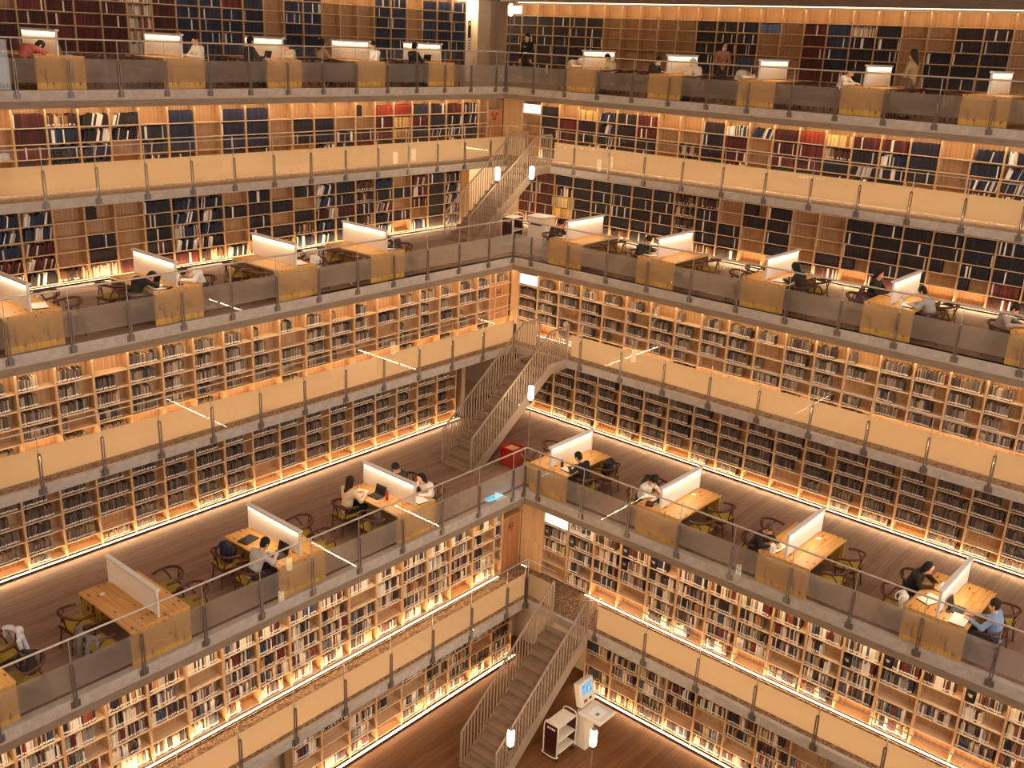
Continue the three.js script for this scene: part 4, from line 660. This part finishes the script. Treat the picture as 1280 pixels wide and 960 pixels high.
// ---------------------------------------------------------------- books
{
  // a bound cover (open at the top, bottom and fore-edge) round a block of pages; unit size, spine at +z
  const t = .09, cov = mergeGeometries([
    (() => { const s = new THREE.Shape(); s.moveTo(-.5, 0); s.lineTo(-.5 + t, 0); s.lineTo(-.5 + t, .93); s.lineTo(.5 - t, .93); s.lineTo(.5 - t, 0); s.lineTo(.5, 0); s.lineTo(.5, .96); s.quadraticCurveTo(.5, 1, .3, 1); s.lineTo(-.3, 1); s.quadraticCurveTo(-.5, 1, -.5, .96); s.closePath(); const g = new THREE.ExtrudeGeometry(s, { depth: 1, bevelEnabled: false, curveSegments: 3 }); g.rotateX(HALF); g.translate(0, 1, -1); return g; })(),
  ]);
  const pg = box(.82, .965, .92).clone(); pg.translate(0, .4825, -.53);
  const labelG = new THREE.BoxGeometry(.86, .14, .012); labelG.translate(0, .17, .002);
  const mat = std({ color: 0xffffff, roughness: .62 });
  const Mx = new THREE.Matrix4(), Q = new THREE.Quaternion(), E = new THREE.Euler(), S = new THREE.Vector3();
  const dist = (b) => toWorld(b.side, b.x, b.y, b.out).distanceTo(EYE);
  const v = new THREE.Vector3();
  for (const b of books) {
    v.copy(toWorld(b.side, b.x, b.y + b.h / 2, b.out)); b.dist = v.distanceTo(EYE); v.project(camera); b.px = v.x; b.py = v.y;
    b.size = b.w * b.h / (b.dist * b.dist); b.seen = Math.abs(v.x) < .985 && Math.abs(v.y) < .985;
  }
  books.forEach((b, i) => { const p = books[i - 1]; b.prev = p && p.side === b.side && p.row === b.row && p.bayNo === b.bayNo && p.x < b.x ? p : null; });
  const near = books.filter((b) => b.seen && b.wall === 4 && b.tier === 'up' && b.row < 4).sort((a, b) => b.size - a.size).slice(0, 300);
  const chosen = new Set(near);
  const cname = (c) => { const h = {}; new THREE.Color(c).getHSL(h, THREE.SRGBColorSpace); if (h.l > .8) return 'cream'; if (h.l > .66) return 'buff'; if (h.l < .16) return 'black'; if (h.h > .5 && h.h < .75 && h.s > .12) return h.l < .27 ? 'navy' : 'slate blue'; if (h.s < .12) return 'grey'; if (h.h < .045 || h.h > .93) return 'dark red'; if (h.h < .1) return h.l < .25 ? 'dark brown' : h.l < .42 ? 'rust' : 'orange'; if (h.h < .17) return 'tan'; return 'grey green'; };
  const rowName = ['top', 'second', 'third', 'fourth', 'bottom'];
  const mats = new Map();
  const set = (b) => { Q.setFromEuler(E.set(0, b.side === 'R' ? 0 : HALF, b.a, 'YXZ')); return Mx.compose(toWorld(b.side, b.x, b.y, b.out), Q, S.set(b.w, b.h, b.d)); };
  for (const b of near) {
    const g = group('book'); g.applyMatrix4(set(b).clone());
    const cn = cname(b.hexc), label = (b.w < .022 ? 'thin ' : b.w > .034 ? 'thick ' : '') + cn + ' book ' + (b.prev ? 'after ' + (b.prev.w < .022 ? 'thin ' : '') + cname(b.prev.hexc) : 'at shelf end') + ', ' + rowName[b.row] + ' shelf, ' + ORD[b.bayNo] + ' bay from ' + b.ref.replace('lit corner ', '');
    tag(g, label, 'book', 'books on the lowest gallery');
    const key = b.hexc + '_' + Math.floor(b.x * 997 % 3); if (!mats.has(key)) mats.set(key, std({ color: b.c.clone(), roughness: .6 }));
    part(g, 'cover', cov, mats.get(key)); part(g, 'pages', pg, M.pages); if (b.label) part(g, 'spine_label', labelG, M.tagWhite);
  }
  const rest = books.filter((b) => !chosen.has(b)), im = new THREE.InstancedMesh(cov, mat, rest.length), ip = new THREE.InstancedMesh(pg, M.pages, rest.length), lab = rest.filter((b) => b.label), il = new THREE.InstancedMesh(labelG, M.tagWhite, lab.length);
  rest.forEach((b, i) => { set(b); im.setMatrixAt(i, Mx); ip.setMatrixAt(i, Mx); im.setColorAt(i, b.c); }); lab.forEach((b, i) => il.setMatrixAt(i, set(b)));
  im.name = 'shelved_books'; ip.name = 'pages'; il.name = 'spine_labels'; for (const m of [im, ip, il]) { shade(m); m.userData.kind = 'stuff'; }
  im.add(ip); im.add(il); scene.add(im); tag(im, 'thousands of books filling the bookcase walls', 'books', null, 'stuff');
  console.log('books', books.length, 'smallest chosen', near[near.length - 1].w);
}
let nObj = 0, nTri = 0; scene.traverse((o) => { nObj++; if (o.isMesh && !o.isInstancedMesh) nTri += (o.geometry.index ? o.geometry.index.count : o.geometry.attributes.position.count) / 3; });
console.log('objects', nObj, 'triangles', Math.round(nTri));
renderer.render(scene, camera);
